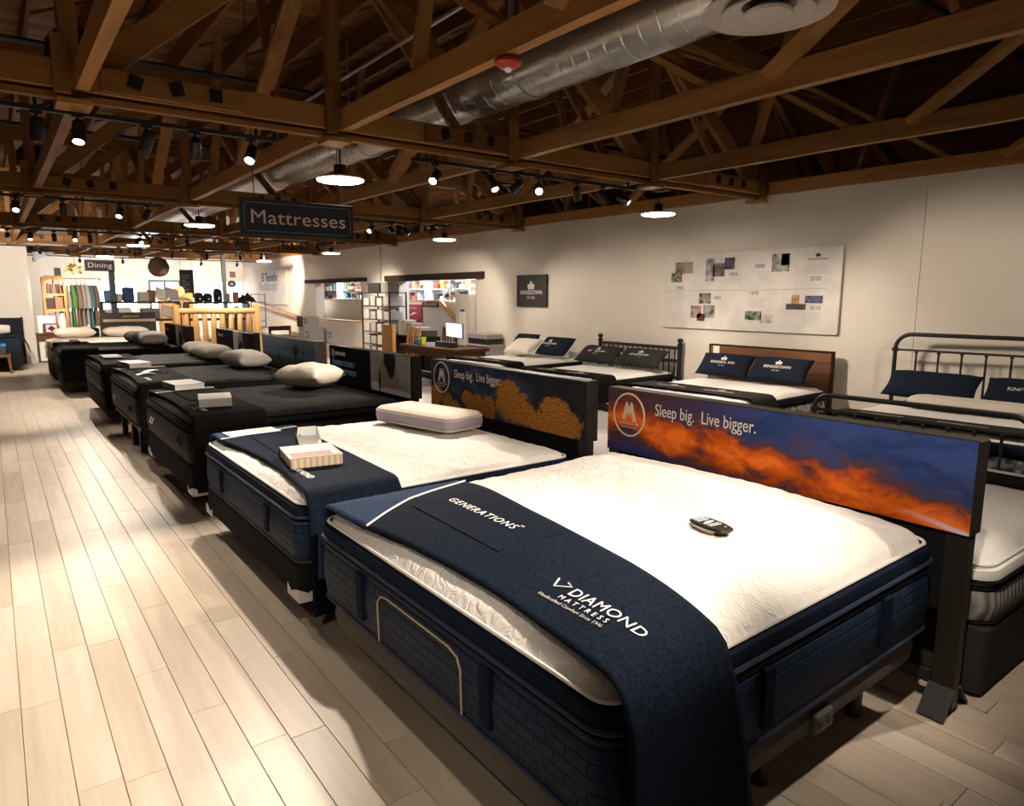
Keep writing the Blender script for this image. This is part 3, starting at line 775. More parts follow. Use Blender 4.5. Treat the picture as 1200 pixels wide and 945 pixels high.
# remote
t = thing('remote_control', 'black bed remote with white button marks lying on the nearest mattress', 'remote control', (2.19, 1.6, 0.842), math.radians(-8))
bm = nb()
out = [(-0.035, 0.085), (-0.048, 0.05), (-0.05, -0.03), (-0.035, -0.085), (0.0, -0.1), (0.035, -0.085), (0.05, -0.03), (0.048, 0.05), (0.035, 0.085)]
loft(bm, [[(x*0.75, y*0.8, 0.0) for x, y in out], [(x, y, 0.016) for x, y in out], [(x*0.93, y*0.95, 0.024) for x, y in out]]); obj('body', bm, M_BLACK_METAL, t, smooth=True)
bm = nb(); loft(bm, [[(x*0.55-0.02, y*0.5, -0.004) for x, y in out], [(x*0.75-0.028, y*0.65, 0.014) for x, y in out]]); obj('underside', bm, plain('smoked plastic', (0.3, 0.27, 0.23), 0.3), t, smooth=True)
for yy_ in (0.07, 0.056, 0.042, -0.01, -0.024):
    bm = nb(); box(bm, -0.03, 0.03, yy_-0.0025, yy_+0.0025, 0.024, 0.0252); obj('button_mark', bm, M_TAG_WHITE, t)
bm = nb(); box(bm, -0.012, 0.028, 0.01, 0.024, 0.024, 0.0252); box(bm, -0.03, 0.006, 0.004, 0.014, 0.024, 0.0252); obj('button_mark', bm, M_TAG_WHITE, t)
bm = nb(); lathe(bm, [(0.006, 0.024), (0.006, 0.0255)], 10, Matrix.Translation((0.015, -0.06, 0))); obj('indicator', bm, plain('amber led', (0.6, 0.25, 0.04), 0.4, var=0), t)

# --- bed 2 : box spring with torn plastic corners
def box_spring(label, y0, y1, z0, z1, m, plastic=True, x0=BX0, x1=BX1):
    cx, cy = (x0+x1)/2, (y0+y1)/2; a = (x1-x0)/2; b = (y1-y0)/2
    t = thing('box_spring', label, 'box spring', (cx, cy, 0))
    bm = nb(); rslab(bm, -a+.01, a-.01, -b+.01, b-.01, 0.05, [(0.01, z0), (0, z0+0.01), (0, z1-0.012), (0.012, z1)]); obj('box', bm, m, t, smooth=True)
    legs('leg', t, [(-a+0.4, b-0.3), (-a+0.4, -b+0.3), (a-0.4, b-0.3), (a-0.4, -b+0.3)], z0, 0.025)
    if plastic:
        for s in (-1, 1):
            bm = nb(); q = s*(b-0.01)
            pts = [(-a+0.16, q, z0-0.004), (-a+0.012, q, z0-0.004), (-a+0.006, q-s*0.17, z0-0.004)]
            zz = [0.03, 0.055, 0.035, 0.06, 0.045, 0.02, 0.05]
            top = []; bot = []
            for i in range(7):
                f = i/6
                if f < 0.5: x_, y_ = -a+0.16-(0.165)*f*2, q+s*0.004
                else: x_, y_ = -a+0.004, q-s*(0.17*(f-0.5)*2)
                bot.append((x_, y_, z0-0.012)); top.append((x_, y_, z0+zz[i]))
            vb, vt = ring(bm, bot), ring(bm, top)
            for i in range(6): bm.faces.new((vb[i], vb[i+1], vt[i+1], vt[i]))
            obj('plastic_corner', bm, plain('torn plastic', (0.6, 0.57, 0.53), 0.35), t, solid=0.003)
    return t
Y2 = (3.31, 5.23)
box_spring('black box spring with torn white plastic corners under the second bed', *Y2, 0.19, 0.375, M_BLACK_FAB)
mattress('navy quilted mattress with white top before the autumn tree headboard', BX0+.01, BX1, *Y2, 0.375, 0.735, M_QUILT, M_NAVY, M_TOP, M_NAVY_TAPE, tier=0.62,
         strap=[('x', 4.75), ('x', 3.8)], amp=0.012, res=100)
th2, tp = throw('dark navy knit throw with book on it across the second bed', *Y2, 0.735, lambda f: 1.19+0.06*math.sin(PI*min(1, f*1.2)), lambda f: 1.72+0.06*f, 0.3, 0.6, M_KNIT, M_KNIT_PALE, yb=lambda u: 4.92+0.16*u, seed=3.1)
text('GENERATIONS', 0.062, M_TAG_WHITE, th2, tp(1.53, 4.83), R_TOP, space=1.2)
text('DIAMOND', 0.06, M_TAG_WHITE, th2, tp(1.3, 3.85), R_TOP)
bm = nb(); pk = [tp(x, y) for x, y in ((1.38, 4.85), (1.36, 4.2), (1.6, 4.2), (1.62, 4.83))]
loft(bm, [[(p[0], p[1], p[2]-0.006) for p in pk], [(p[0], p[1], p[2]+0.002) for p in pk]]); obj('pocket', bm, M_KNIT, th2)
def book(label, loc, rz, w, d, h, M_cover, M_pages, M_top=None, stripe=False):
    t = thing('book', label, 'book', loc, rz)
    bm = nb(); box(bm, -w/2+.004, w/2-.004, -d/2+.004, d/2-.006, 0.006, h-0.006); obj('pages', bm, M_pages, t)
    bm = nb(); box(bm, -w/2, w/2, -d/2, d/2, 0, 0.006, 0.001); obj('back_cover', bm, M_cover, t)
    bm = nb(); box(bm, -w/2, w/2, -d/2, d/2, h-0.006, h, 0.001); obj('front_cover', bm, M_top or M_cover, t)
    bm = nb(); box(bm, -w/2, -w/2+0.005, -d/2, d/2, 0, h, 0.001); obj('spine', bm, M_cover, t)
    return t
def mk_pages():
    t = NT('banded swatch pages')
    w = t.n('ShaderNodeTexWave', t.co, wave_type='BANDS', bands_direction='X'); w.inputs['Scale'].default_value = 9; w.inputs['Distortion'].default_value = 0.6
    t.base(t.mix(w.outputs['Fac'], (0.5, 0.39, 0.26), (0.74, 0.63, 0.47))); t.rough(0.8); return t.m
M_PAGES = mk_pages()
M_COVER = plain('cream cover', (0.66, 0.56, 0.42), 0.6)
t = thing('swatch_book', 'thick cream swatch book with black spine on the second bed', 'book', (1.46, 3.96, 0.764), math.radians(-9))
bm = nb(); box(bm, -0.15, 0.15, -0.19, 0.19, 0, 0.062, 0.006); obj('pages', bm, M_PAGES, t)
bm = nb(); box(bm, -0.155, 0.155, 0.155, 0.168, -0.002, 0.066, 0.003); obj('spine_strip', bm, M_BLACK_METAL, t)
bm = nb(); box(bm, -0.152, 0.152, -0.192, 0.152, 0.0615, 0.066, 0.002); obj('front_cover', bm, M_COVER, t)
bm = nb(); box(bm, -0.135, 0.14, -0.18, -0.055, 0.066, 0.0675); o = obj('cover_print', bm, plain('mauve print', (0.25, 0.14, 0.13), 0.6), t)
bm = nb(); [box(bm, 0.1, 0.13, -0.175+0.035*i, -0.155+0.035*i, 0.0674, 0.0682) for i in range(3)]; obj('print_mark', bm, M_TAG_WHITE, o)
t = thing('paper_stand', 'small folded silver and green card stand behind the swatch book', 'card stand', (1.585, 4.33, 0.764), math.radians(20))
pts = [(0.0, -0.055, 0.0), (0.05, 0.02, 0.035), (0.045, 0.035, 0.1), (-0.005, -0.005, 0.135), (-0.05, -0.045, 0.09), (-0.045, -0.06, 0.03)]
bm = nb(); n = len(pts); w = Vector((0.05, -0.03, 0))
a = [bm.verts.new(Vector(p)-w) for p in pts]; b = [bm.verts.new(Vector(p)+w) for p in pts]
for i in range(n): bm.faces.new((a[i], a[(i+1) % n], b[(i+1) % n], b[i]))
obj('folded_card', bm, plain('silver card', (0.75, 0.76, 0.78), 0.25, 0.3), t, solid=0.003)
bm = nb(); box(bm, -0.085, -0.08, -0.03, 0.02, 0.03, 0.1); obj('green_print', bm, plain('leaf print', (0.12, 0.25, 0.05), 0.6, var=0.5, vscale=40), t)
t = thing('paper_sheet', 'white printed sheet lying at the blue end of the second bed', 'paper', (1.44, 5.06, 0.764), math.radians(4))
bm = nb(); box(bm, -0.18, 0.18, -0.1, 0.1, 0, 0.003); o = obj('sheet', bm, M_PAPER, t)
bm = nb(); box(bm, -0.02, 0.1, -0.05, 0.03, 0.003, 0.0036); box(bm, -0.16, -0.06, -0.07, 0.06, 0.003, 0.0036); obj('print', bm, plain('pale grey print', (0.55, 0.54, 0.53), 0.7, var=0.3, vscale=60), o)

def pillow(label, loc, rz, lx, ly, h, m, tilt=(0, 0), pinch=0.06, wr=0.012, cat='pillow', seed=0, name='pillow', group=None, sharp=4.2, logo=None):
    t = thing(name, label, cat, loc, rz, group)
    t.rotation_euler = (tilt[0], tilt[1], rz)
    rings = []
    bm = nb()
    def side(sg):
        def f(u, v):
            a, b = 2*u-1, 2*v-1
            e = (max(0, 1-abs(a)**sharp)**0.6)*(max(0, 1-abs(b)**sharp)**0.6)
            k = 1-pinch*(1-max(0, (abs(a)*abs(b)))**1.5)*(1 if max(abs(a), abs(b)) > 0.999 else max(abs(a), abs(b))**4)
            x, y = a*lx/2*k, b*ly/2*k
            w = wr*nz((x*7+seed, y*7, sg*3.0+seed))*e + wr*0.6*nz((x*18+seed, y*18, sg+2.0))*min(1, e*2)*(1-e)
            return (x, y, h/2+sg*(h/2*e)+(w if sg > 0 else 0))
        return f
    grid(bm, 22, 22, side(1)); grid(bm, 22, 22, side(-1))
    bmesh.ops.remove_doubles(bm, verts=bm.verts, dist=0.0005)
    obj('cushion', bm, m, t, smooth='all')
    if logo: logo(t)
    return t
# contour pillow on bed 2
t = thing('foam_pillow', 'cream memory foam pillow with lavender mesh side on the second bed', 'pillow', (2.66, 4.62, 0.757), math.radians(13))
for nm, prof, m in (('side_band', [(0.02, 0.012), (0.0, 0.03), (-0.004, 0.06), (0.0, 0.09), (0.02, 0.104)], M_LAV),):
    bm = nb(); rslab(bm, -0.2, 0.2, -0.43, 0.43, 0.07, prof); obj(nm, bm, m, t, smooth=True)
bm = nb(); rslab(bm, -0.2, 0.2, -0.43, 0.43, 0.07, [(0.004, 0.088), (0.006, 0.104), (0.03, 0.122), (0.08, 0.13), (0.16, 0.128)]); obj('top_cover', bm, M_CREAM, t, smooth=True)
bm = nb(); rslab(bm, -0.2, 0.2, -0.43, 0.43, 0.07, [(0.04, 0.0), (0.01, 0.004), (0.002, 0.02)]); obj('base_cover', bm, M_CREAM, t, smooth=True)
bm = nb(); piping(bm, -0.2, 0.2, -0.43, 0.43, 0.07, 0.09, 0.004, 0.0); obj('piping', bm, M_WHITE, t, smooth=True)

# --- beds 3..6 : black
def black_bed(n, y0, y1, zb, zt, base, lab, x0=BX0, x1=BX1, zl=0.0, thr=True, toplook=M_BLACK_TOP):
    if base == 'box': box_spring('black box spring under the %s' % lab, y0, y1, 0.2, zb, M_BLACK_FAB, n == 3, x0, x1)
    elif base == 'grey': box_spring('charcoal box spring under the %s' % lab, y0, y1, 0.16, zb, M_CHAR_FAB, False, x0, x1)
    else:
        t = thing('platform_frame', 'thin black platform frame on tall legs under the %s' % lab, 'bed frame', ((x0+x1)/2, (y0+y1)/2, 0))
        a, b = (x1-x0)/2, (y1-y0)/2
        bm = nb(); box(bm, -a+.03, a-.03, -b+.03, b-.03, zb-0.06, zb, 0.01); obj('frame', bm, M_BLACK_METAL, t)
        legs('leg', t, [(-a+0.1, -b+0.45), (-a+0.1, b-0.2), (a-0.1, -b+0.3), (a-0.1, b-0.2), (-a+0.1, 0)], zb-0.06, 0.03, sq=True)
    m = mattress('black quilted mattress of the %s' % lab, x0, x1, y0, y1, zb, zt, M_QUILT_BLACK, M_BLACK_FAB, toplook, M_BLACK_FAB, tier=0.7, rc=0.1, amp=0.008, res=56)
    a, b, cy = (x0+x1)/2, (y0+y1)/2, 0
    if n in (3, 4):
        for q in (-0.62, 0.55):
            bm = nb(); tube(bm, [(-(x1-x0)/2-0.004, q-0.05, 0.19), (-(x1-x0)/2-0.02, q-0.045, 0.14), (-(x1-x0)/2-0.022, q+0.045, 0.14), (-(x1-x0)/2-0.004, q+0.05, 0.19)], 0.008, 6); obj('handle', bm, M_GREYTXT if q > 0 else M_BLACK_METAL, m)
    t, tp = throw('black knit throw across the foot of the %s' % lab, y0, y1, zt, lambda f: x0+0.03+0.04*math.sin(PI*f), lambda f: x0+0.6, 0.35, 0.55, M_BLACK_KNIT, M_GREY_KNIT if n in (3, 4) else None, (lambda u: y1-0.32+0.1*u) if n in (3, 4) else None, seed=n*1.7)
    bm = nb(); pk = [tp(x, y) for x, y in ((x0+0.2, y0+1.5), (x0+0.2, y0+0.85), (x0+0.48, y0+0.85), (x0+0.48, y0+1.5))]
    loft(bm, [[(p[0], p[1], p[2]-0.006) for p in pk], [(p[0], p[1], p[2]+0.004) for p in pk]]); obj('pocket', bm, M_BLACK_KNIT, t)
    if n <= 4:
        text('DIAMOND', 0.06, M_TAG_WHITE, t, tp(x0+0.16, y0+0.48), R_TOP)
        text('MATTRESS', 0.03, M_GREYTXT, t, tp(x0+0.12, y0+0.48), R_TOP)
    return t, tp
L3 = 'bed by the seated figure headboard'
L4 = 'bed by the misty field headboard'
L5 = 'bed with two cream pillows'
L6 = 'bed with lavender grey pillows'
black_bed(3, 5.63, 7.52, 0.42, 0.80, 'box', L3)
black_bed(4, 8.05, 10.0, 0.36, 0.81, 'platform', L4)
black_bed(5, 10.65, 12.6, 0.42, 0.79, 'grey', L5, x0=1.1, toplook=M_BLACK_TOP)
black_bed(6, 14.25, 16.25, 0.4, 0.80, 'grey', L6, x0=0.88, x1=2.85)
M_BLACKCOVER = plain('black cover', (0.02, 0.018, 0.016), 0.5)
book('black edged white book nearest the corner of the seated figure bed', (1.45, 6.12, 0.83), math.radians(-12), 0.26, 0.36, 0.075, M_BLACKCOVER, M_PAPER, M_PAPER)
book('dark book with white cover at the grey end of the seated figure bed', (1.47, 7.42, 0.83), math.radians(5), 0.28, 0.42, 0.06, plain('grey cover', (0.07, 0.065, 0.06), 0.6), M_PAPER, M_PAPER)
book('black book with white cover on the bed by the misty field headboard', (1.4, 9.86, 0.84), math.radians(8), 0.26, 0.48, 0.07, M_BLACKCOVER, M_PAPER, M_PAPER)
def slip(label, loc, rz, a, b):
    bm = nb(); vs = grid(bm, 6, 3, lambda u, v: ((u-.5)*a, (v-.5)*b, 0.004+0.02*math.sin(u*PI)))
    o = obj('paper_slip', bm, M_PAPER, solid=0.002); o.location = loc; o.rotation_euler = (0, 0, rz); tag(o, label, 'paper')
slip('curled white slip behind the black edged book', (1.52, 6.5, 0.83), 0.5, 0.16, 0.12)
slip('folded white slip beside the book on the misty field bed', (1.48, 9.1, 0.84), 0.3, 0.2, 0.12)
slip('flat white slip near the edge of the misty field bed', (1.36, 8.8, 0.84), 0.1, 0.2, 0.1)
bm = nb(); box(bm, 1.16, 1.3, 15.2, 15.8, 0.83, 0.89, 0.01); tag(obj('black_case', bm, M_BLACKCOVER), 'flat black case on the farthest black bed', 'case')
bm = nb(); box(bm, 1.25, 1.5, 11.5, 12.1, 0.82, 0.85, 0.01); tag(obj('black_folder', bm, M_BLACKCOVER), 'flat black folder on the bed with two cream pillows', 'folder')
pillow('plump cream pillow on the bed by the seated figure headboard', (2.6, 6.95, 0.81), math.radians(-62), 0.58, 0.5, 0.23, M_CREAM, pinch=0.1, wr=0.025, seed=1)
pillow('off-white linen pillow on the bed by the misty field headboard', (2.62, 9.35, 0.81), math.radians(3), 0.44, 0.86, 0.22, plain('oatmeal linen', (0.62, 0.59, 0.54), 0.9, bump=0.4), pinch=0.05, wr=0.02, seed=2)
pillow('nearer cream pillow on the bed before the small black headboard', (2.63, 11.1, 0.79), math.radians(4), 0.44, 0.8, 0.22, M_CREAM, pinch=0.05, seed=3)
pillow('farther cream pillow on the bed before the small black headboard', (2.66, 12.0, 0.79), math.radians(-4), 0.44, 0.78, 0.21, M_CREAM, pinch=0.05, seed=4)
M_LAVGREY = plain('lavender grey cotton', (0.5, 0.46, 0.46), 0.9, bump=0.3)
pillow('nearer lavender grey pillow on the farthest black bed', (2.4, 14.75, 0.80), math.radians(2), 0.5, 0.8, 0.26, M_LAVGREY, pinch=0.06, seed=5)
pillow('lavender grey pillow behind another on the farthest black bed', (2.35, 15.75, 0.80), math.radians(-3), 0.5, 0.72, 0.22, M_LAVGREY, pinch=0.06, seed=6)

# ------------------------------------------------------------------ headboard display stands
HX = 3.07
def stand(label, y0, y1, z0, z1, mp, depth=0.1, x=HX, posts=True):
    cy = (y0+y1)/2; w = (y1-y0)/2
    t = thing('headboard_stand', label, 'headboard', (x, cy, 0))
    bm = nb(); box(bm, 0.0, depth, -w, w, z0, z1, 0.004); obj('panel', bm, M_BRONZE, t)
    bm = nb(); box(bm, -0.0045, -0.0005, -w+0.006, w-0.006, z0+0.004, z1-0.006); pr = obj('printed_fabric', bm, mp, t)
    bm = nb(); box(bm, 0.012, 0.06, -w+0.03, w-0.06, 0.44, z0, 0.003); obj('backing_board', bm, M_BLACK_FAB, t)
    if posts:
        for s in (-1, 1):
            bm = nb(); yc = s*(w-0.05); box(bm, 0.01, 0.07, yc-0.045, yc+0.045, 0.02, z0, 0.003); obj('post', bm, M_BRONZE, t)
            bm = nb()
            for e in (-1, 1):
                a, b = Vector((0.04+e*0.025, 0, 0.115)), Vector((0.04+e*0.125, 0, 0.006))
                nrm = Vector((0.146, 0, e*0.14)).normalized()*0.006
                loft(bm, [[a-nrm+Vector((0, yc-0.052, 0)), a+nrm+Vector((0, yc-0.052, 0)), b+nrm+Vector((0, yc-0.052, 0)), b-nrm+Vector((0, yc-0.052, 0))],
                          [a-nrm+Vector((0, yc+0.052, 0)), a+nrm+Vector((0, yc+0.052, 0)), b+nrm+Vector((0, yc+0.052, 0)), b-nrm+Vector((0, yc+0.052, 0))]])
            obj('foot_bracket', bm, M_BLACK_METAL, t)
        bm = nb(); box(bm, 0.02, 0.06, -w+0.1, w-0.1, 0.1, 0.16, 0.003); obj('lower_rail', bm, M_BLACK_METAL, t)
    return t, pr, w
def pnt(name, y0, y1, z0, z1):
    t = NT(name); w = (y1-y0)/2
    u = t.M('MULTIPLY_ADD', t.y, -1/(2*w), 0.5); v = t.M('MULTIPLY_ADD', t.z, 1/(z1-z0), -z0/(z1-z0))
    asp = 2*w/(z1-z0)
    t.b.inputs['Specular IOR Level'].default_value = 0.03
    return t, u, v, asp
def blob(t, u, v, asp, cu, cv, ru, rv, n=None, amp=0.0, soft=0.15):
    d = t.M('SQRT', t.M('ADD', t.M('POWER', t.M('DIVIDE', t.M('SUBTRACT', u, cu), ru), 2.0), t.M('POWER', t.M('DIVIDE', t.M('SUBTRACT', v, cv), rv), 2.0)))
    if n is not None: d = t.M('MULTIPLY_ADD', t.M('SUBTRACT', n, 0.5), amp, d)
    return t.step(d, 1.0+soft, 1.0-soft)
def sunset(y0, y1, z0, z1):
    t, u, v, asp = pnt('sunset print', y0, y1, z0, z1)
    uv = t.vec(t.M('MULTIPLY', u, asp), v)
    w1 = t.noise(1.3, 3, vec=uv)
    warp = t.n('ShaderNodeVectorMath', uv, t.vec(t.M('MULTIPLY', w1, 1.1), t.M('MULTIPLY', w1, 0.7)), operation='ADD').outputs[0]
    n1 = t.noise(1.5, 7, vec=warp, rough=0.6, stretch=(0.8, 1.6, 1))
    n2 = t.noise(2.6, 6, vec=warp, stretch=(0.5, 2.2, 1))
    # band descending from the logo side to the lower far corner
    ctr = t.M('ADD', t.M('MULTIPLY', u, -0.50), 0.55)
    d = t.M('ABSOLUTE', t.M('SUBTRACT', v, ctr))
    band = t.M('SUBTRACT', 1.0, t.M('DIVIDE', d, t.M('MULTIPLY_ADD', u, -0.16, 0.56)))
    k = t.M('ADD', t.M('MULTIPLY', band, 0.8), t.M('MULTIPLY_ADD', n1, 2.1, -1.0))
    col = t.ramp(k, [(0.0, (0.02, 0.04, 0.13)), (0.22, (0.05, 0.045, 0.10)), (0.4, (0.09, 0.04, 0.045)), (0.6, (0.42, 0.07, 0.009)), (0.9, (0.78, 0.165, 0.02))])
    blue = t.M('MULTIPLY', t.step(t.M('ADD', n2, t.M('MULTIPLY_ADD', v, 0.25, -0.12)), 0.42, 0.7), t.step(t.M('ADD', t.M('MULTIPLY', u, 0.55), t.M('MULTIPLY', v, 0.5)), 0.45, 0.9))
    col = t.mix(t.M('MULTIPLY', blue, 0.85), col, (0.042, 0.065, 0.21))
    lowb = t.M('MULTIPLY', t.step(v, 0.22, 0.02), t.step(u, 0.35, 0.02))
    col = t.mix(t.M('MULTIPLY', lowb, 0.8), col, (0.03, 0.04, 0.16))
    brn = t.M('MULTIPLY', t.step(v, 0.55, 0.95), t.step(u, 0.6, 0.2))
    col = t.mix(t.M('MULTIPLY', brn, 0.8), col, (0.075, 0.03, 0.032))
    # pale streak reaching the lower far corner
    st = t.M('MULTIPLY', t.step(t.M('ABSOLUTE', t.M('SUBTRACT', v, t.M('MULTIPLY_ADD', u, -0.95, 0.96))), 0.05, 0.0), t.step(u, 0.85, 1.0))
    col = t.mix(st, col, (0.6, 0.6, 0.75))
    t.base(col); t.rough(0.8); return t.m
def autumn(y0, y1, z0, z1):
    t, u, v, asp = pnt('autumn trees print', y0, y1, z0, z1)
    uv = t.vec(t.M('MULTIPLY', u, asp), v)
    n = t.noise(9, 6, vec=uv, rough=0.7); c = t.noise(2.0, 5, vec=uv, stretch=(1, 1.8, 1)); f = t.noise(26, 4, vec=uv, rough=0.7)
    sky = t.mix(t.step(c, 0.4, 0.7), (0.016, 0.026, 0.055), (0.05, 0.07, 0.12))
    sky = t.mix(t.step(u, 0.55, 0.85), sky, (0.022, 0.022, 0.028))
    m = None
    for a in ((0.05, 0.28, 0.045, 0.2), (0.02, 0.15, 0.06, 0.25), (0.135, 0.18, 0.04, 0.18), (0.2, 0.08, 0.04, 0.14), (0.29, 0.3, 0.04, 0.18), (0.36, 0.2, 0.06, 0.25), (0.44, 0.22, 0.05, 0.24), (0.57, 0.55, 0.075, 0.3), (0.6, 0.35, 0.11, 0.32), (0.68, 0.22, 0.07, 0.2), (0.84, 0.42, 0.08, 0.24), (0.86, 0.22, 0.12, 0.28), (0.76, 0.12, 0.06, 0.2)):
        b = blob(t, u, v, asp, a[0], a[1], a[2], a[3], n, 1.3, 0.12)
        m = b if m is None else t.M('MAXIMUM', m, b)
    tree = t.ramp(f, [(0.3, (0.07, 0.025, 0.01)), (0.5, (0.33, 0.14, 0.025)), (0.72, (0.62, 0.3, 0.06))])
    col = t.mix(m, sky, tree)
    t.base(col); t.rough(0.8); return t.m
def misty(y0, y1, z0, z1):
    t, u, v, asp = pnt('misty field print', y0, y1, z0, z1)
    uv = t.vec(t.M('MULTIPLY', u, asp), v)
    n = t.noise(4, 5, vec=uv); f = t.noise(22, 4, vec=uv, rough=0.7)
    col = t.ramp(t.M('ADD', v, t.M('MULTIPLY_ADD', n, 0.3, -0.15)), [(0.0, (0.018, 0.025, 0.012)), (0.22, (0.05, 0.06, 0.03)), (0.36, (0.09, 0.12, 0.13)), (0.5, (0.19, 0.26, 0.36)), (0.62, (0.13, 0.2, 0.32)), (1.0, (0.26, 0.31, 0.4))])
    g = t.M('MULTIPLY', t.step(f, 0.5, 0.75), t.step(v, 0.4, 0.1))
    col = t.mix(t.M('MULTIPLY', g, 0.7), col, (0.14, 0.16, 0.04))
    for a in ((0.66, 0.66, 0.05, 0.17), (0.66, 0.5, 0.02, 0.1), (0.8, 0.62, 0.02, 0.06), (0.34, 0.4, 0.012, 0.2)):
        col = t.mix(t.M('MULTIPLY', blob(t, u, v, asp, *a, n, 0.8, 0.25), 0.75), col, (0.025, 0.035, 0.055))
    t.base(col); t.rough(0.8); return t.m
def figure_print(name, y0, y1, z0, z1, u0, u1, kind=0):
    t, u, v, asp = pnt(name, y0, y1, z0, z1)
    uv = t.vec(t.M('MULTIPLY', u, asp), v); n = t.noise(3, 4, vec=uv)
    w = (u1-u0)
    inside = t.M('MULTIPLY', t.step(u, u0-0.004, u0+0.004), t.step(u, u1+0.004, u1-0.004))
    g = t.mix(n, (0.17, 0.155, 0.145), (0.3, 0.275, 0.255))
    dk, sk, lt = (0.012, 0.011, 0.011), (0.2, 0.165, 0.15), (0.45, 0.42, 0.4)
    U = lambda a: u0+w*a
    if kind == 0:
        shapes = ((sk, 0.5, 0.1, 0.3, 0.4), (sk, 0.33, 0.48, 0.08, 0.34), (sk, 0.66, 0.42, 0.07, 0.28), (lt, 0.6, 0.04, 0.5, 0.1), (lt, 0.12, 0.12, 0.12, 0.12), (sk, 0.47, 0.42, 0.2, 0.2), (dk, 0.5, 0.86, 0.15, 0.3), (dk, 0.53, 0.62, 0.1, 0.22), (dk, 0.24, 0.3, 0.025, 0.3))
    else:
        shapes = ((lt, 0.2, 0.5, 0.3, 0.6), (sk, 0.6, 0.45, 0.3, 0.5), (dk, 0.55, 0.3, 0.2, 0.32), (dk, 0.95, 0.7, 0.25, 0.5))
    for c, a, b, ru, rv in shapes:
        g = t.mix(blob(t, u, v, asp, U(a), b, w*ru, rv, n, 0.35, 0.22), g, c)
    col = t.mix(inside, (0.004, 0.004, 0.0045), g)
    t.base(col); t.rough(0.85); return t.m
ARG = [(1.0, 3.06), (3.25, 5.265), (5.606, 7.558), (7.973, 10.02), (10.45, 12.547), (14.1, 16.3)]
def emblem(pr, w, z, ang=None):
    yc = w-0.185
    bm = nb(); tube(bm, [(-0.0055, yc+0.125*math.cos(a*PI/24), z+0.13*math.sin(a*PI/24)) for a in range(48)], 0.006, 5, closed=True); obj('emblem_ring', bm, M_TAN, pr)
    k = 0.052
    M2 = [(-1.35, -1), (-0.6, 1.1), (-0.35, 1.2), (0.0, 0.55), (0.35, 1.2), (0.6, 1.1), (1.4, -1.1), (0.75, -1.1), (0.4, 0.0), (0.02, -0.55), (-0.25, 0.05), (-0.72, -1.0)]
    bm = nb(); poly(bm, [(-0.0052, yc-a*k*0.85, z+0.018+b*k) for a, b in M2], 0.0006, Vector((-1, 0, 0))); obj('emblem_letter', bm, M_TAN, pr)
    text('LOVERLE-IN', 0.026, M_TAN, pr, (-0.0052, yc, z-0.062), R_WALLX, align='CENTER', space=1.15)
    bm = nb()
    for i in range(9): box(bm, -0.0056, -0.005, yc-0.058+i*0.0135, yc-0.05+i*0.0135, z-0.08, z-0.073)
    obj('emblem_line', bm, M_TAN, pr)
def slogan(pr, w, z):
    for dz, m, off in ((-0.003, M_DARKTXT, 0.0048), (0, M_SLOGAN, 0.0056)):
        text('Sleep big.  Live bigger.', 0.1, m, pr, (-off, w-0.39-dz, z+dz), R_WALLX, ext=0.0004, sx=0.76)
M_SLOGAN = plain('pale slogan', (0.62, 0.58, 0.54), 0.6, var=0)
z0, z1 = 0.79, 1.185
a = ARG[0]; t, pr, w = stand('headboard stand printed with orange sunset clouds and slogan', *a, z0, z1, sunset(*a, z0, z1)); emblem(pr, w, 1.03); slogan(pr, w, 1.055)
a = ARG[1]; t, pr, w = stand('headboard stand printed with orange autumn trees under slate sky', *a, z0, z1+0.012, autumn(*a, z0, z1)); emblem(pr, w, 1.05); slogan(pr, w, 1.07)
a = ARG[2]; t, pr, w = stand('black headboard stand printed with blue slogan and seated figure photo', *a, z0, z1+0.005, figure_print('seated figure print', *a, z0, z1, 0.55, 0.985))
text('DIAMOND', 0.06, M_TAG_WHITE, pr, (-0.0052, w-0.16, 1.085), R_WALLX)
text('ENGINEERED TO SOLVE 3', 0.078, M_BLUETXT, pr, (-0.0052, w-0.08, 0.975), R_WALLX, sx=0.66, bold=0.001)
text('COMMON SLEEP PROBLEMS', 0.078, M_BLUETXT, pr, (-0.0052, w-0.08, 0.885), R_WALLX, sx=0.66, bold=0.001)
bm = nb(); tube(bm, [(-0.0055, w-0.11+0.026*math.cos(q*PI/8), 1.11+0.034*math.sin(q*PI/8)) for q in range(16)], 0.004, 5, closed=True); tube(bm, [(-0.0055, w-0.11, 1.076), (-0.0055, w-0.13, 1.045)], 0.004, 5); obj('diamond_logo', bm, M_TAG_WHITE, pr)
a = ARG[3]; stand('headboard stand printed with a misty blue field and lone tree', *a, z0, z1+0.015, misty(*a, z0, z1), depth=0.13)
a = ARG[4]; t, pr, w = stand('small black headboard stand with grey photo behind two cream pillows', *a, z0, z1+0.005, figure_print('arm print', *a, z0, z1, 0.5, 0.85, 1))
text('Diamond', 0.09, M_GREYTXT, pr, (-0.0052, w-0.1, 1.06), R_WALLX); text('ENGINEERED', 0.08, M_BLUETXT, pr, (-0.0052, w-0.1, 0.86), R_WALLX, sx=0.8)
a = ARG[5]; t, pr, w = stand('farthest black headboard stand with grey photo behind lavender grey pillows', *a, z0-0.05, z1-0.03, figure_print('arm print far', *a, z0, z1, 0.5, 0.85, 1), x=2.95)
text('Diamond', 0.09, M_GREYTXT, pr, (-0.0052, w-0.1, 1.02), R_WALLX)

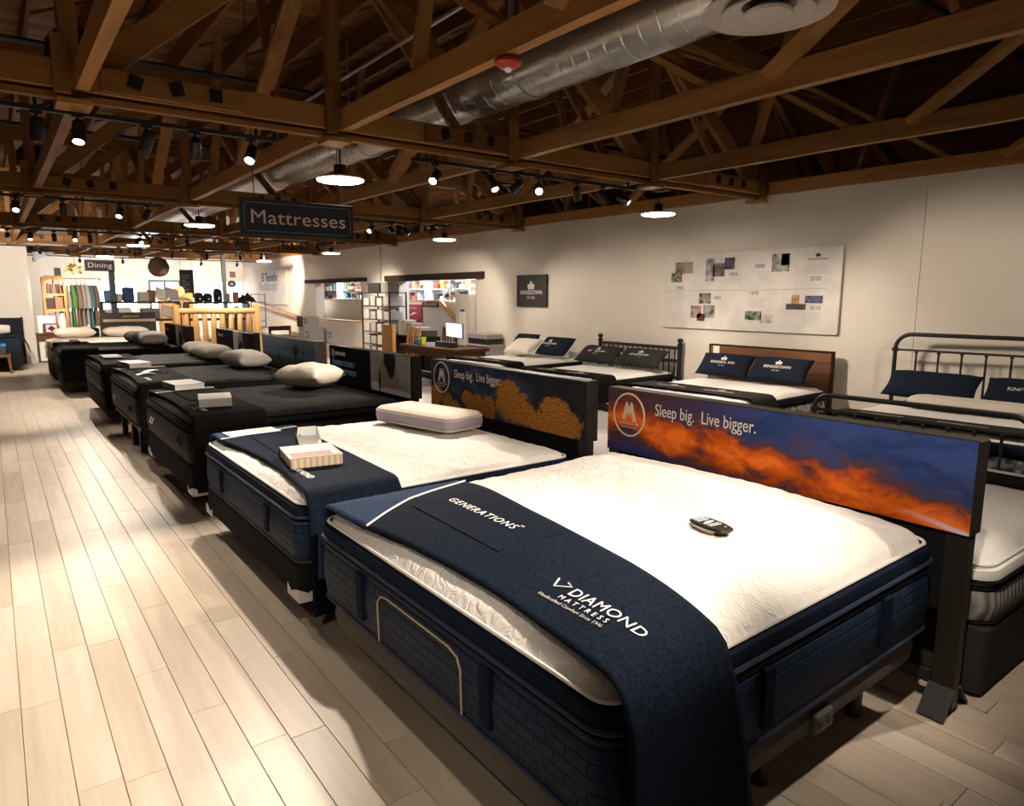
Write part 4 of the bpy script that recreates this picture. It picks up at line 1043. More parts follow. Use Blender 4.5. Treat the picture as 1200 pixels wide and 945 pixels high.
# ------------------------------------------------------------------ beds along the wall
def tops(): return {o for o in S.objects if o.parent is None}
def turn(before, px, py, ang):
    R = Matrix.Translation((px, py, 0)) @ Matrix.Rotation(ang, 4, 'Z') @ Matrix.Translation((-px, -py, 0))
    for o in S.objects:
        if o.parent is None and o not in before:
            p = R @ o.location; o.location = p; o.rotation_euler = (o.rotation_euler[0], o.rotation_euler[1], o.rotation_euler[2]+ang)
CROWN = [(-1, -0.9), (-0.55, -1), (0.0, -0.8), (0.55, -1), (1, -0.9), (1.25, 0.0), (0.8, 0.25), (0.45, 0.2), (0.25, 0.7), (0.0, 1.0), (-0.25, 0.7), (-0.45, 0.2), (-0.8, 0.25), (-1.25, 0.0)]
def crown(parent, M, k, m):
    bm = nb()
    loft(bm, [[M @ Vector((x*k, y*k, 0)) for x, y in CROWN], [M @ Vector((x*k, y*k, 0.001)) for x, y in CROWN]])
    obj('crown_emblem', bm, m, parent)
M_NAVY_COT = plain('navy cotton', (0.012, 0.017, 0.032), 0.85, bump=0.3)
M_CHAR_COT = plain('charcoal cotton', (0.03, 0.028, 0.028), 0.85, bump=0.3)
def logo_pillow(t):
    text('KINGSDOWN', 0.058, M_PRINTC, t, (0.0, -0.04, 0.139), (0, 0, -PI/2), align='CENTER', bold=0.001)
    text('EST 1904', 0.026, M_PRINTC, t, (-0.055, 0.0, 0.139), (0, 0, -PI/2), align='CENTER')
    crown(t, Matrix.Translation((0.055, 0, 0.139)) @ Matrix.Rotation(-PI/2, 4, 'Z'), 0.034, M_PRINTC)
def logo_p(off=0.0, h=0.14):
    def f(t):
        z = h+0.003
        text('KINGSDOWN', 0.056, M_PRINTC, t, (-0.03, off, z), (0, 0, -PI/2), align='CENTER', bold=0.001)
        text('EST 1904', 0.024, M_PRINTC, t, (-0.075, off, z), (0, 0, -PI/2), align='CENTER')
        crown(t, Matrix.Translation((0.058, off, z)) @ Matrix.Rotation(-PI/2, 4, 'Z'), 0.036, M_PRINTC)
    return f
M_PRINTC = plain('pale logo print', (0.62, 0.57, 0.51), 0.7, var=0)
M_WIDE_BLACK = plain('black border fabric', (0.014, 0.014, 0.016), 0.8, bump=0.4)
def wall_bed(y0, y1, x0, x1, zt, side, lab, thr_lab, base_lab, band=M_WIDE_BLACK, zb=0.36, thr=(0.12, 0.5)):
    t = thing('bed_platform', base_lab, 'bed base', ((x0+x1)/2, (y0+y1)/2, 0))
    a, b = (x1-x0)/2, (y1-y0)/2
    bm = nb(); rslab(bm, -a+.02, a-.02, -b+.02, b-.02, 0.05, [(0.01, 0.06), (0, 0.08), (0, zb-0.012), (0.012, zb)]); obj('box', bm, M_BLACK_FAB, t, smooth=True)
    legs('leg', t, [(-a+0.15, -b+0.15), (-a+0.15, b-0.15), (a-0.15, -b+0.15), (a-0.15, b-0.15)], 0.06, 0.03)
    mattress(lab, x0, x1, y0, y1, zb, zt, side, band, M_TOP, M_BLACK_FAB, tier=0.55, rc=0.1, amp=0.006, res=40, top_ins=0.04)
    t, tp = throw(thr_lab, y0, y1, zt, lambda f: x0+thr[0]+0.02*math.sin(PI*f), lambda f: x0+thr[1], 0.3, 0.4, M_CHAR_COT if side is M_DAMASK else M_BLACK_KNIT, seed=y0)
    for q in (0.3, 0.68):
        yq = y0+(y1-y0)*(1-q)
        text('KINGSDOWN', 0.07, M_PRINTC, t, tp(x0+(thr[0]+thr[1])/2-0.05, yq), R_TOP, align='CENTER', sx=0.9, bold=0.001)
        crown(t, Matrix.Translation(tp(x0+(thr[0]+thr[1])/2+0.06, yq)) @ Matrix.Rotation(-PI/2, 4, 'Z'), 0.04, M_PRINTC)
ANG = math.radians(4)
LEAN = (0, math.radians(-58))
def lean_pillow(label, x, y, z, w, m, logo=None, hgt=0.46, ang=58, th=0.14, seed=0):
    # stands on the bed leaning back on the headboard: local x is up the pillow
    a = math.radians(-ang)
    ux = Vector((math.cos(-a), 0, math.sin(-a)))
    c = Vector((x, y, z)) + ux*hgt/2
    t = pillow(label, c, 0, hgt, w, th, m, pinch=0.05, wr=0.012, seed=seed, logo=logo)
    t.rotation_euler = (0, a, 0)
    return t
# bed a: no headboard, navy pillows and a cream one
B0 = tops()
wall_bed(8.62, 10.2, 6.1, 8.02, 0.69, M_WIDE_BLACK, 'black sided mattress with white top near the desk', 'black throw across the wall bed nearest the desk', 'black base of the wall bed nearest the desk')
lean_pillow('navy logo pillow with pointed corners on the wall bed nearest the desk', 7.56, 9.0, 0.70, 0.72, M_NAVY_COT, logo_p(0.1), 0.42, 42, seed=11)
lean_pillow('plain navy pillow behind the cream one on the wall bed nearest the desk', 7.62, 9.85, 0.70, 0.6, M_NAVY_COT, None, 0.42, 48, seed=12)
lean_pillow('cream pillow leaning on navy ones on the wall bed nearest the desk', 7.3, 9.6, 0.70, 0.66, M_CREAM, None, 0.44, 30, seed=13)
turn(B0, 8.02, 9.4, ANG)
# bed b: black spindle headboard
B0 = tops()
wall_bed(6.6, 8.2, 6.1, 7.95, 0.665, M_WIDE_BLACK, 'black sided mattress with white top before the black spindle headboard', 'black throw on the wall bed with the black spindle headboard', 'black base of the wall bed with the black spindle headboard')
for y, s in ((6.98, 21), (7.82, 22)):
    lean_pillow('charcoal logo pillow on the black spindle headboard bed, %s' % ('beside the walnut headboard' if s == 21 else 'towards the desk'), 7.5, y, 0.675, 0.8, M_CHAR_COT, logo_p(0.0), 0.38, 36, seed=s)
turn(B0, 7.95, 7.4, ANG)
t = thing('spindle_headboard', 'black spindle headboard with ball topped posts against the wall', 'headboard', (8.03, 7.39, 0))
for s in (-1, 1):
    bm = nb(); lathe(bm, [(0.032, 0), (0.035, 0.02), (0.033, 1.02), (0.045, 1.035), (0.045, 1.05), (0.02, 1.06), (0.038, 1.085), (0.045, 1.105), (0.036, 1.128), (0.001, 1.14)], 14, Matrix.Translation((0, s*0.83, 0))); obj('post', bm, M_BLACK_METAL, t, smooth=True)
for z in (0.99, 0.8, 0.55):
    bm = nb(); box(bm, -0.016, 0.016, -0.83, 0.83, z-0.025, z+0.025, 0.004); obj('rail', bm, M_BLACK_METAL, t)
for i in range(15):
    bm = nb(); tube(bm, [(0, -0.74+i*1.48/14, 0.55), (0, -0.74+i*1.48/14, 0.99)], 0.012, 6); obj('spindle', bm, M_BLACK_METAL, t, smooth=True)
# bed w: walnut headboard
B0 = tops()
wall_bed(4.22, 5.92, 6.1, 7.88, 0.67, M_DAMASK, 'damask sided mattress with white top before the walnut headboard', 'charcoal logo throw on the wall bed with the walnut headboard', 'black base of the wall bed with the walnut headboard', band=M_NAVY_COT, thr=(0.1, 0.55))
for y, s in ((4.72, 31), (5.48, 32)):
    lean_pillow('navy logo pillow against the walnut headboard, %s' % ('nearer the iron bed' if s == 31 else 'under the white tag'), 7.56, y, 0.68, 0.76, M_NAVY_COT, logo_p(0.0), 0.36, 48, seed=s)
turn(B0, 7.88, 5.07, ANG*0.8)
t = thing('walnut_headboard', 'dark walnut plank headboard with white tag against the wall', 'headboard', (8.0, 5.11, 0))
for i in range(7):
    bm = nb(); z = 0.2+i*0.125; box(bm, -0.025, 0.025, -0.87, 0.87, z+0.002, z+0.123, 0.003); obj('plank', bm, W_DARKBOARD, t)
for s in (-1, 1):
    bm = nb(); box(bm, -0.03, 0.03, s*0.88-0.012, s*0.88+0.012, 0, 1.09, 0.002); obj('side_rail', bm, W_LINTEL, t)
bm = nb(); box(bm, -0.03, 0.03, -0.892, 0.892, 1.077, 1.095, 0.002); obj('top_rail', bm, W_LINTEL, t)
bm = nb(); box(bm, -0.029, -0.0255, 0.72, 0.82, 0.93, 1.07); obj('price_tag', bm, M_PAPER, t)
# bed m: iron bed
B0 = tops()
t = thing('iron_bed', 'black iron tube bed with curved headboard and footboard by the wall', 'bed frame', (7.0, 2.6, 0))
def arch(x, y0, y1, zt, r, zm, spind, rr=0.022, low=0.45):
    pts = [(x, y0, 0)]
    pts += [(x, y0, zt-r)] + [(x, y0+r-r*math.cos(a*PI/16), zt-r+r*math.sin(a*PI/16)) for a in range(1, 9)]
    pts += [(x, y1-r+r*math.sin(a*PI/16), zt-r+r*math.cos(a*PI/16)) for a in range(0, 9)] + [(x, y1, 0)]
    bm = nb(); tube(bm, pts, rr, 10); obj('arch_tube', bm, M_BLACK_METAL, t, smooth=True)
    for z in (zm, low):
        bm = nb(); tube(bm, [(x, y0, z), (x, y1, z)], rr*0.55, 8); obj('cross_rail', bm, M_BLACK_METAL, t, smooth=True)
    for i in range(spind):
        y = y0+(y1-y0)*(i+1)/(spind+1)
        bm = nb(); tube(bm, [(x, y, low), (x, y, zm)], rr*0.5, 6); lathe(bm, [(0.001, zm-0.035), (0.017, zm-0.03), (0.02, zm-0.02), (0.014, zm-0.005), (0.001, zm)], 8, Matrix.Translation((x, y, 0))); obj('spindle', bm, M_BLACK_METAL, t, smooth=True)
    for s in (y0, y1):
        bm = nb(); lathe(bm, [(rr*1.5, zm-0.02), (rr*1.6, zm), (rr*1.5, zm+0.02)], 12, Matrix.Translation((x, s, 0))); obj('collar', bm, M_BLACK_METAL, t, smooth=True)
HYM = 2.6
arch(7.97-7.0, 1.55-HYM, 3.5-HYM, 1.345, 0.16, 1.175, 8)
arch(6.08-7.0, 1.75-HYM, 3.42-HYM, 0.855, 0.13, 0.72, 8, low=0.3)
for y in (1.65, 3.45):
    bm = nb(); box(bm, -0.92, 0.96, y-HYM-0.015, y-HYM+0.015, 0.26, 0.34, 0.003); obj('side_rail', bm, M_BLACK_METAL, t)
mattress('damask sided mattress with white top on the iron bed', 6.16, 7.92, 1.68, 3.38, 0.34, 0.665, M_DAMASK, M_NAVY_COT, M_TOP, M_BLACK_FAB, tier=0.55, amp=0.006, res=40)
th, tp = throw('charcoal logo throw on the iron bed behind its footboard', 1.68, 3.38, 0.665, lambda f: 6.2, lambda f: 6.6-0.1*f, 0.2, 0.2, M_CHAR_COT, seed=5)
for yq in (2.95, 2.3):
    text('KINGSDOWN', 0.06, M_PRINTC, th, tp(6.36, yq), R_TOP, align='CENTER')
lean_pillow('navy pillow leaning on the iron headboard towards the walnut one', 7.55, 3.0, 0.675, 0.86, M_NAVY_COT, None, 0.36, 42, seed=41)
lean_pillow('navy logo pillow leaning on the iron headboard at the picture edge', 7.55, 2.1, 0.675, 0.86, M_NAVY_COT, logo_p(0.05), 0.36, 42, seed=42)
t = thing('foam_pillow', 'long cream foam pillow lying before navy pillows on the iron bed', 'pillow', (7.3, 2.55, 0.675), math.radians(2))
bm = nb(); rslab(bm, -0.19, 0.19, -0.5, 0.5, 0.12, [(0.04, 0.0), (0.005, 0.012), (0.0, 0.035), (0.0, 0.06), (0.006, 0.075)]); obj('side_band', bm, M_GREYFOAM if False else plain('grey mesh', (0.45, 0.42, 0.4), 0.9), t, smooth=True)
bm = nb(); rslab(bm, -0.19, 0.19, -0.5, 0.5, 0.12, [(0.0, 0.065), (0.006, 0.085), (0.03, 0.105), (0.09, 0.115), (0.16, 0.105)]); obj('top_cover', bm, M_CREAM, t, smooth=True)
turn(B0, 7.97, 2.6, ANG*0.6)

# ------------------------------------------------------------------ back to back row behind the headboard stands
BK = ['behind the sunset headboard', 'behind the autumn tree headboard', 'behind the seated figure headboard', 'behind the misty field headboard']
for i, (y0, y1) in enumerate(((0.975, 2.88), (3.3, 5.2), (5.65, 7.5), (8.0, 9.95))):
    t = thing('box_spring', 'charcoal fabric box spring of the bed %s' % BK[i], 'box spring', (4.27, (y0+y1)/2, 0))
    b = (y1-y0)/2
    bm = nb(); rslab(bm, -0.98, 0.98, -b, b, 0.04, [(0.01, 0.02), (0, 0.03), (0, 0.318), (0.012, 0.33)]); obj('box', bm, M_CHAR_FAB, t, smooth=True)
    legs('leg', t, [(s*0.8, q*(b-0.2)) for s in (-1, 1) for q in (-1, 1)], 0.02, 0.04)
    mattress('white topped mattress with grey chevron side %s' % BK[i], 3.29, 5.25, y0, y1, 0.33, 0.64, M_CHEV, M_WHITE, M_TOP, M_BLACK_FAB, tier=0.55, rc=0.1, amp=0.004, res=36)
    throw('narrow black strip throw across the bed %s' % BK[i], y0, y1, 0.64, lambda f: 4.66, lambda f: 4.92, 0.12, 0.1, M_BLACK_KNIT, seed=20+i)

# ------------------------------------------------------------------ things on the long wall
bm = nb(); XB = WX-0.035
t = thing('timeline_board', 'long white printed history board with year numbers on the wall', 'wall board', (XB, 5.62, 1.285))
def mk_marble():
    t = NT('board print'); n = t.noise(2.5, 6, stretch=(1, 1, 3), rough=0.65)
    t.base(t.ramp(n, [(0.3, (0.56, 0.52, 0.48)), (0.7, (0.74, 0.7, 0.66))])); t.rough(0.6); return t.m
bm = nb(); rslab(bm, -1.355, 1.355, -0.535, 0.535, 0.03, [(0.003, -0.03), (0, -0.026), (0, -0.003), (0.003, 0)])
o = obj('board', bm, mk_marble(), t); o.rotation_euler = (PI/2, 0, -PI/2); o.location = (0, 0, 0.535)
YB = lambda y: y-5.62
ZB = lambda z: z-1.285
def photo(y0, y1, z0, z1, name, c1, c2, sc=18):
    tt = _plain.get(name)
    if not tt:
        q = NT(name); n = q.noise(sc, 3); q.base(q.ramp(n, [(0.38, c1), (0.62, c2)])); q.rough(0.5); tt = _plain[name] = q.m
    bm = nb(); box(bm, -0.006, -0.0005, YB(y0), YB(y1), ZB(z0), ZB(z1)); obj('photo_print', bm, tt, t)
photo(6.456, 6.766, 2.075, 2.235, 'sepia roof photo', (0.12, 0.085, 0.06), (0.33, 0.25, 0.18), 5)
photo(6.642, 6.835, 1.95, 2.086, 'old group photo', (0.03, 0.03, 0.025), (0.3, 0.28, 0.22), 25)
photo(6.079, 6.222, 1.955, 2.268, 'grey column photo', (0.15, 0.15, 0.15), (0.55, 0.53, 0.5), 9)
photo(5.91, 6.099, 2.02, 2.2, 'mauve hall photo', (0.06, 0.04, 0.05), (0.25, 0.18, 0.2), 9)
photo(5.755, 5.912, 2.112, 2.27, 'blue night photo', (0.03, 0.03, 0.06), (0.14, 0.13, 0.2), 9)
photo(6.12, 6.32, 1.645, 1.79, 'ring photo', (0.02, 0.02, 0.015), (0.35, 0.33, 0.27), 11)
photo(6.273, 6.454, 1.443, 1.611, 'brown portrait photo', (0.06, 0.045, 0.04), (0.4, 0.3, 0.24), 10)
photo(6.045, 6.234, 1.445, 1.621, 'silver bed photo', (0.03, 0.03, 0.03), (0.35, 0.34, 0.32), 8)
photo(6.214, 6.345, 1.4, 1.5, 'dark red photo', (0.06, 0.01, 0.01), (0.2, 0.04, 0.03), 20)
photo(5.304, 5.551, 1.435, 1.552, 'green arch photo', (0.015, 0.03, 0.015), (0.3, 0.36, 0.3), 14)
photo(5.144, 5.32, 1.402, 1.509, 'pink certificate', (0.4, 0.3, 0.28), (0.62, 0.56, 0.52), 10)
photo(4.946, 5.192, 2.063, 2.287, 'store front photo', (0.04, 0.035, 0.03), (0.5, 0.46, 0.4), 7)
photo(4.95, 5.06, 2.14, 2.28, 'blue sky photo', (0.05, 0.1, 0.3), (0.12, 0.2, 0.42), 5)
photo(4.694, 4.956, 1.585, 1.655, 'conveyor photo', (0.02, 0.02, 0.02), (0.06, 0.06, 0.06), 5)
photo(4.785, 4.885, 1.655, 1.765, 'orange truck photo', (0.35, 0.14, 0.02), (0.5, 0.3, 0.15), 9)
photo(4.477, 4.703, 1.667, 1.757, 'indigo panel photo', (0.03, 0.03, 0.1), (0.09, 0.09, 0.2), 20)
for yr, y, z in (('1900', 6.75, 1.845), ('1930', 6.09, 1.7), ('1950', 5.845, 2.02), ('1970', 5.51, 1.765), ('2000', 5.44, 2.12), ('2010', 4.64, 1.585), ('2020', 4.66, 1.943)):
    text(yr, 0.068, M_DARKTXT, t, (-0.001, YB(y), ZB(z)), R_WALLX, sx=1.05, name='year')
text('KINGSDOWN', 0.036, M_DARKTXT, t, (-0.001, YB(4.575), ZB(2.19)), R_WALLX, align='CENTER', sx=1.1, name='year')
crown(t, Matrix.Translation((-0.001, YB(4.572), ZB(2.255))) @ Matrix((( 0, 0, -1, 0), (-1, 0, 0, 0), (0, 1, 0, 0), (0, 0, 0, 1))), 0.028, M_DARKTXT)
bm = nb()
for y0, y1, z0, z1 in ((4.39, 4.77, 2.02, 2.14), (5.15, 5.4, 1.94, 2.07), (5.25, 5.52, 1.61, 1.73), (5.79, 5.99, 1.47, 1.67), (6.55, 6.75, 1.7, 1.81), (5.62, 5.98, 1.92, 1.99), (4.46, 4.74, 1.43, 1.55)):
    z = z1
    while z > z0:
        box(bm, -0.0012, -0.0004, YB(y0+0.05*abs(math.sin(z*90))), YB(y1-0.02*abs(math.cos(z*70))), ZB(z-0.004), ZB(z)); z -= 0.016
o = obj('text_lines', bm, plain('faint text', (0.5, 0.48, 0.46), 0.8, var=0), t); o['kind'] = 'stuff'
bm = nb(); tube(bm, [(-0.002, 1.3, 0.54), (-0.002, -0.3, 0.545), (-0.002, -1.2, 0.56)], 0.003, 4); obj('timeline_rule', bm, M_GREYTXT, t)
t = thing('square_sign', 'small square charcoal sign with crown emblem on the wall', 'wall sign', (WX-0.03, 10.165, 1.55))
bm = nb(); box(bm, -0.02, 0.026, -0.44, 0.44, 0, 0.585, 0.003); obj('board', bm, plain('sign charcoal', (0.025, 0.02, 0.022), 0.6), t)
text('KINGSDOWN', 0.105, M_PRINTC, t, (-0.021, 0, 0.225), R_WALLX, align='CENTER', bold=0.002)
text('EST 1904', 0.07, M_PRINTC, t, (-0.021, 0, 0.14), R_WALLX, align='CENTER', sx=0.85)
crown(t, Matrix.Translation((-0.021, 0, 0.395)) @ Matrix(((0, 0, -1, 0), (-1, 0, 0, 0), (0, 1, 0, 0), (0, 0, 0, 1))), 0.085, M_PRINTC)
bm = nb(); tube(bm, [(WX-0.01, 16.45, 2.05), (WX-0.01, 16.45, 3.03)], 0.012, 6); tag(obj('wall_conduit', bm, M_STEEL_PIPE), 'thin conduit running up the wall above the wire shelf', 'conduit')
# banner
t = thing('painted_banner', 'weathered restaurant sign board with faded lettering on the wall', 'sign', (WX-0.03, 25.1, 1.42))
def mk_banner():
    q = NT('weathered sign'); n = q.noise(1.4, 5); q.base(q.ramp(n, [(0.35, (0.5, 0.55, 0.62)), (0.55, (0.72, 0.67, 0.56)), (0.7, (0.75, 0.6, 0.36))])); q.rough(0.7); return q.m
bm = nb(); box(bm, -0.01, 0.025, -1.6, 1.62, 0, 1.22, 0.004); obj('board', bm, mk_banner(), t)
M_FADED = plain('faded maroon print', (0.12, 0.06, 0.09), 0.8, var=0.5, vscale=6)
text('El Tenseño', 0.42, M_FADED, t, (-0.0112, 1.1, 0.83), R_WALLX, sx=0.95, shear=0.15, bold=0.006)
text('Restaurant', 0.46, plain('faded lilac print', (0.3, 0.27, 0.36), 0.8, var=0.5, vscale=6), t, (-0.0112, 1.45, 0.5), R_WALLX, sx=1.05, shear=0.15)
t = thing('hand_rail', 'honey wood hand rail sloping along the far part of the wall', 'hand rail', (8.04, 24.2, 0))
bm = nb(); beam(bm, (0, 2.6, 1.45), (0, -2.4, 1.0), 0.06, 0.1); obj('rail', bm, W_OAK, t)
for y in (2.2, 0, -2.1):
    bm = nb(); z = 1.22+0.09*y; box(bm, -0.02, 0.105, y-0.02, y+0.02, z-0.08, z-0.03); obj('bracket', bm, M_BLACK_METAL, t)

# ------------------------------------------------------------------ shop seen through the wall openings
bm = nb(); box(bm, 8.75, 8.87, 12.0, 22.0, 0, 1.6); struct('wall_low', bm, M_WALL)
bm = nb(); box(bm, 8.72, 8.9, 14.5, 22.0, 1.6, 1.635, 0.004); struct('trim_5', bm, W_OAK)
t = thing('sloping_rail', 'orange wood rail sloping down inside the wider wall opening', 'hand rail', (8.7, 14.0, 0))
bm = nb(); beam(bm, (0, 0.45, 1.6), (0, -0.5, 1.08), 0.05, 0.1); obj('rail', bm, W_OAK, t)
t = thing('crimson_poster', 'crimson poster with feather emblem on the low wall inside the opening', 'poster', (8.73, 15.83, 1.05))
bm = nb(); box(bm, -0.008, 0.018, -0.46, 0.44, 0.0, 0.47); obj('sheet', bm, plain('crimson print', (0.3, 0.012, 0.035), 0.6), t)
bm = nb(); box(bm, -0.008, 0.018, -0.46, 0.44, 0.47, 0.53); obj('pale_heading', bm, M_CREAM, t)
bm = nb(); poly(bm, [(-0.009, 0.22, 0.17), (-0.009, 0.0, 0.27), (-0.009, -0.22, 0.26), (-0.009, -0.02, 0.22)], 0.001, Vector((-1, 0, 0))); obj('feather_emblem', bm, M_TAN_L, t)
bm = nb(); [box(bm, -0.0095, -0.008, -0.2+i*0.045, -0.17+i*0.045, z, z+0.02) for i in range(9) for z in (0.37, 0.06)]; o = obj('print_marks', bm, M_TAN, t); o['kind'] = 'stuff'
t = thing('brown_sign', 'narrow dark sign with golden script under the opening shelf', 'sign', (8.73, 14.95, 1.46))
bm = nb(); box(bm, -0.01, 0.018, -0.38, 0.38, 0, 0.135); obj('board', bm, plain('brown board', (0.03, 0.018, 0.01), 0.6), t)
text('Bountiful', 0.12, M_GOLD, t, (-0.0112, 0.0, 0.04), R_WALLX, align='CENTER', sx=1.25)
shop_items = []
def goods_box(x, y, z, w, h, c, i):
    bm = nb(); box(bm, x-0.08, x+0.08, y-w/2, y+w/2, z, z+h, 0.004)
    return obj('goods', bm, plain('goods colour %d' % i, c, 0.6))
cols = [(0.5, 0.05, 0.04), (0.03, 0.03, 0.04), (0.6, 0.55, 0.5), (0.04, 0.12, 0.4), (0.45, 0.25, 0.1), (0.12, 0.09, 0.07), (0.7, 0.68, 0.64), (0.55, 0.4, 0.06), (0.1, 0.25, 0.3), (0.25, 0.1, 0.16)]
cn = ['red', 'black', 'beige', 'blue', 'tan', 'dark brown', 'white', 'mustard', 'teal', 'plum']
for k, (yc, nm) in enumerate(((22.6, 'beyond the narrower opening'), (25.0, 'farthest beyond the openings'), (16.3, 'beyond the wider opening'), (18.6, 'between the openings'))):
    t = thing('shop_rack', 'white shop display rack %s' % nm, 'rack', (10.25, yc, 0))
    for z in (1.3, 1.62, 1.94, 2.26):
        bm = nb(); box(bm, -0.15, 0.15, -1.0, 1.0, z-0.02, z, 0.002); obj('shelf', bm, M_WHITE_PLAIN, t)
    for q in (-1.0, 1.0):
        bm = nb(); box(bm, -0.15, 0.15, q-0.015, q+0.015, 0, 2.6, 0.002); obj('upright', bm, M_WHITE_PLAIN, t)
    for r_, z in enumerate((1.3, 1.62, 1.94, 2.26)):
        for j in range(6):
            i = rng.randrange(10); w = 0.16+rng.random()*0.1; h = 0.1+rng.random()*0.14
            o = goods_box(10.25, yc-0.85+j*0.33, z, w, h, cols[i], i)
            tag(o, '%s goods box, %s along the %s shelf, rack %s' % (cn[i], ORD[j], ['lowest', 'second', 'third', 'top'][r_], nm), 'box', 'goods on the shop racks')
def hat_stand(x, y, lab):
    t = thing('hat_tower', lab, 'hat stand', (x, y, 0))
    bm = nb(); tube(bm, [(0, 0, 0), (0, 0, 2.3)], 0.02, 8); obj('pole', bm, M_WHITE_PLAIN, t)
    for i, z in enumerate((1.15, 1.33, 1.51, 1.69, 1.87, 2.05)):
        for s in (-1, 1):
            bm = nb(); lathe(bm, [(0.001, 0.1), (0.05, 0.09), (0.07, 0.02), (0.12, 0.0), (0.118, -0.008), (0.001, -0.008)], 12, Matrix.Translation((0, s*0.15, z)))
            obj('hat', bm, plain('hat colour %d' % ((i+s) % 4), [(0.05, 0.04, 0.035), (0.45, 0.38, 0.3), (0.16, 0.09, 0.06), (0.3, 0.28, 0.27)][(i+s) % 4], 0.8), t, smooth=True)
hat_stand(9.7, 14.35, 'white tower of hats beyond the wider opening, beside the pale panel')
hat_stand(9.7, 15.6, 'white tower of hats beyond the wider opening, behind the wire shelf')
hat_stand(9.6, 21.6, 'white tower of hats beyond the narrower opening')
for x, y, lb in ((9.5, 14.6, 'unseen linear lamp added to light the shop beyond the wider opening'), (9.5, 18.0, 'unseen linear lamp added to light the shop between the openings'), (9.5, 22.5, 'unseen linear lamp added to light the shop beyond the narrower opening')):  # unseen fixtures added to give the shop its own light
    t = thing('added_shop_lamp', lb, 'lamp', (x, y, 2.85))
    bm = nb(); box(bm, -0.08, 0.08, -1.2, 1.2, 0, 0.06, 0.004); obj('casing', bm, M_WHITE_PLAIN, t)
    bm = nb(); box(bm, -0.065, 0.065, -1.17, 1.17, -0.02, 0.0); obj('tube_diffuser', bm, plain('added shop glow', (1, 1, 1), 0.5, var=0, emit=(0.9, 0.95, 1.0), estr=130), t)
    for q in (-1, 1):
        bm = nb(); tube(bm, [(0, q, 0.06), (0, q, 2.1)], 0.005, 5); obj('cable', bm, M_BLACK_METAL, t)
bm = nb(); box(bm, 10.75, 10.85, 12.0, 28.6, 0, 3.6); struct('wall_shop', bm, M_WHITE_WALL)

# ------------------------------------------------------------------ desk corner
t = thing('wire_shelf', 'tall black metal shelf unit of white boxes against the wall', 'shelf unit', (7.75, 15.55, 0))
SH = (0.3, 0.56, 0.865, 1.17, 1.497, 1.82)
for x in (-0.22, 0.22):
    for y in (-0.75, 0.75):
        bm = nb(); box(bm, x-0.015, x+0.015, y-0.015, y+0.015, 0, 1.83); obj('upright', bm, M_BLACK_METAL, t)
for z in SH:
    bm = nb(); box(bm, -0.22, 0.22, -0.75, 0.75, z-0.02, z, 0.002); obj('shelf', bm, M_BLACK_METAL, t)
zn = ['lowest', 'second', 'third', 'fourth', 'fifth', 'top']
for r_, z in enumerate(SH[:-1]):
    for j in range(4):
        w = 0.26; y = 16.13-j*0.36
        bm = nb(); box(bm, 7.56, 7.94, y-w/2, y+w/2, z, z+0.19+0.04*((r_+j) % 2), 0.004)
        tag(obj('pillow_box', bm, plain('white box %d' % (j % 2), [(0.66, 0.63, 0.6), (0.5, 0.46, 0.42)][j % 2], 0.6)), '%s white pillow box on the %s shelf of the black unit' % (ORD[j], zn[r_]), 'box', 'white boxes on the black shelf unit')
bm = nb(); box(bm, 7.6, 7.9, 15.45, 16.1, 1.82, 2.05, 0.004); tag(obj('black_box', bm, M_BLACKCOVER), 'black box with white figures on top of the shelf unit', 'box')
bm = nb(); box(bm, 7.6, 7.9, 15.0, 15.38, 1.82, 2.06, 0.004); tag(obj('grey_box', bm, plain('grey carton', (0.28, 0.25, 0.23), 0.7)), 'grey carton on top of the black shelf unit', 'box')
t = thing('low_shelf', 'low black shelf of cartons under the crimson poster', 'shelf unit', (7.8, 14.0, 0))
for z in (0.45, 0.84):
    bm = nb(); box(bm, -0.2, 0.2, -0.7, 0.7, z-0.025, z); obj('shelf', bm, M_BLACK_METAL, t)
for y in (-0.7, 0.0, 0.7):
    bm = nb(); box(bm, -0.2, 0.2, y-0.012, y+0.012, 0, 0.84); obj('side', bm, M_BLACK_METAL, t)
for j, (w, h, c) in enumerate(((0.3, 0.34, (0.52, 0.48, 0.44)), (0.26, 0.28, (0.42, 0.39, 0.36)), (0.3, 0.2, (0.6, 0.57, 0.53)), (0.2, 0.14, (0.1, 0.09, 0.09)))):
    bm = nb(); y = 14.45-j*0.34; box(bm, 7.65, 7.95, y-w/2, y+w/2, 0.84, 0.84+h, 0.004); tag(obj('carton', bm, plain('carton colour %d' % j, c, 0.7)), '%s carton on the low black shelf under the crimson poster' % ['tall beige', 'grey', 'white', 'small black'][j], 'box')
t = thing('wood_sample', 'tall honey wood board standing on end before the black shelf unit', 'board', (6.55, 12.95, 0))
bm = nb(); box(bm, -0.02, 0.02, -0.24, 0.24, 0.0, 1.14, 0.004); obj('board', bm, W_OAK, t)
for s in (-1, 1):
    bm = nb(); box(bm, -0.035, 0.035, s*0.22-0.03, s*0.22+0.03, 0.0, 1.16, 0.004); obj('edge_rail', bm, W_OAK, t)
t = thing('writing_desk', 'dark brown wooden desk carrying a lit monitor near the wall', 'desk', (7.15, 11.8, 0))
bm = nb(); rslab(bm, -0.4, 0.4, -1.1, 1.1, 0.05, [(0.01, 0.7), (0, 0.71), (0, 0.75), (0.008, 0.76)]); obj('desk_top', bm, W_BROWN, t)
bm = nb(); box(bm, -0.34, 0.34, -1.0, 1.0, 0.58, 0.7); obj('apron', bm, W_BROWN, t)
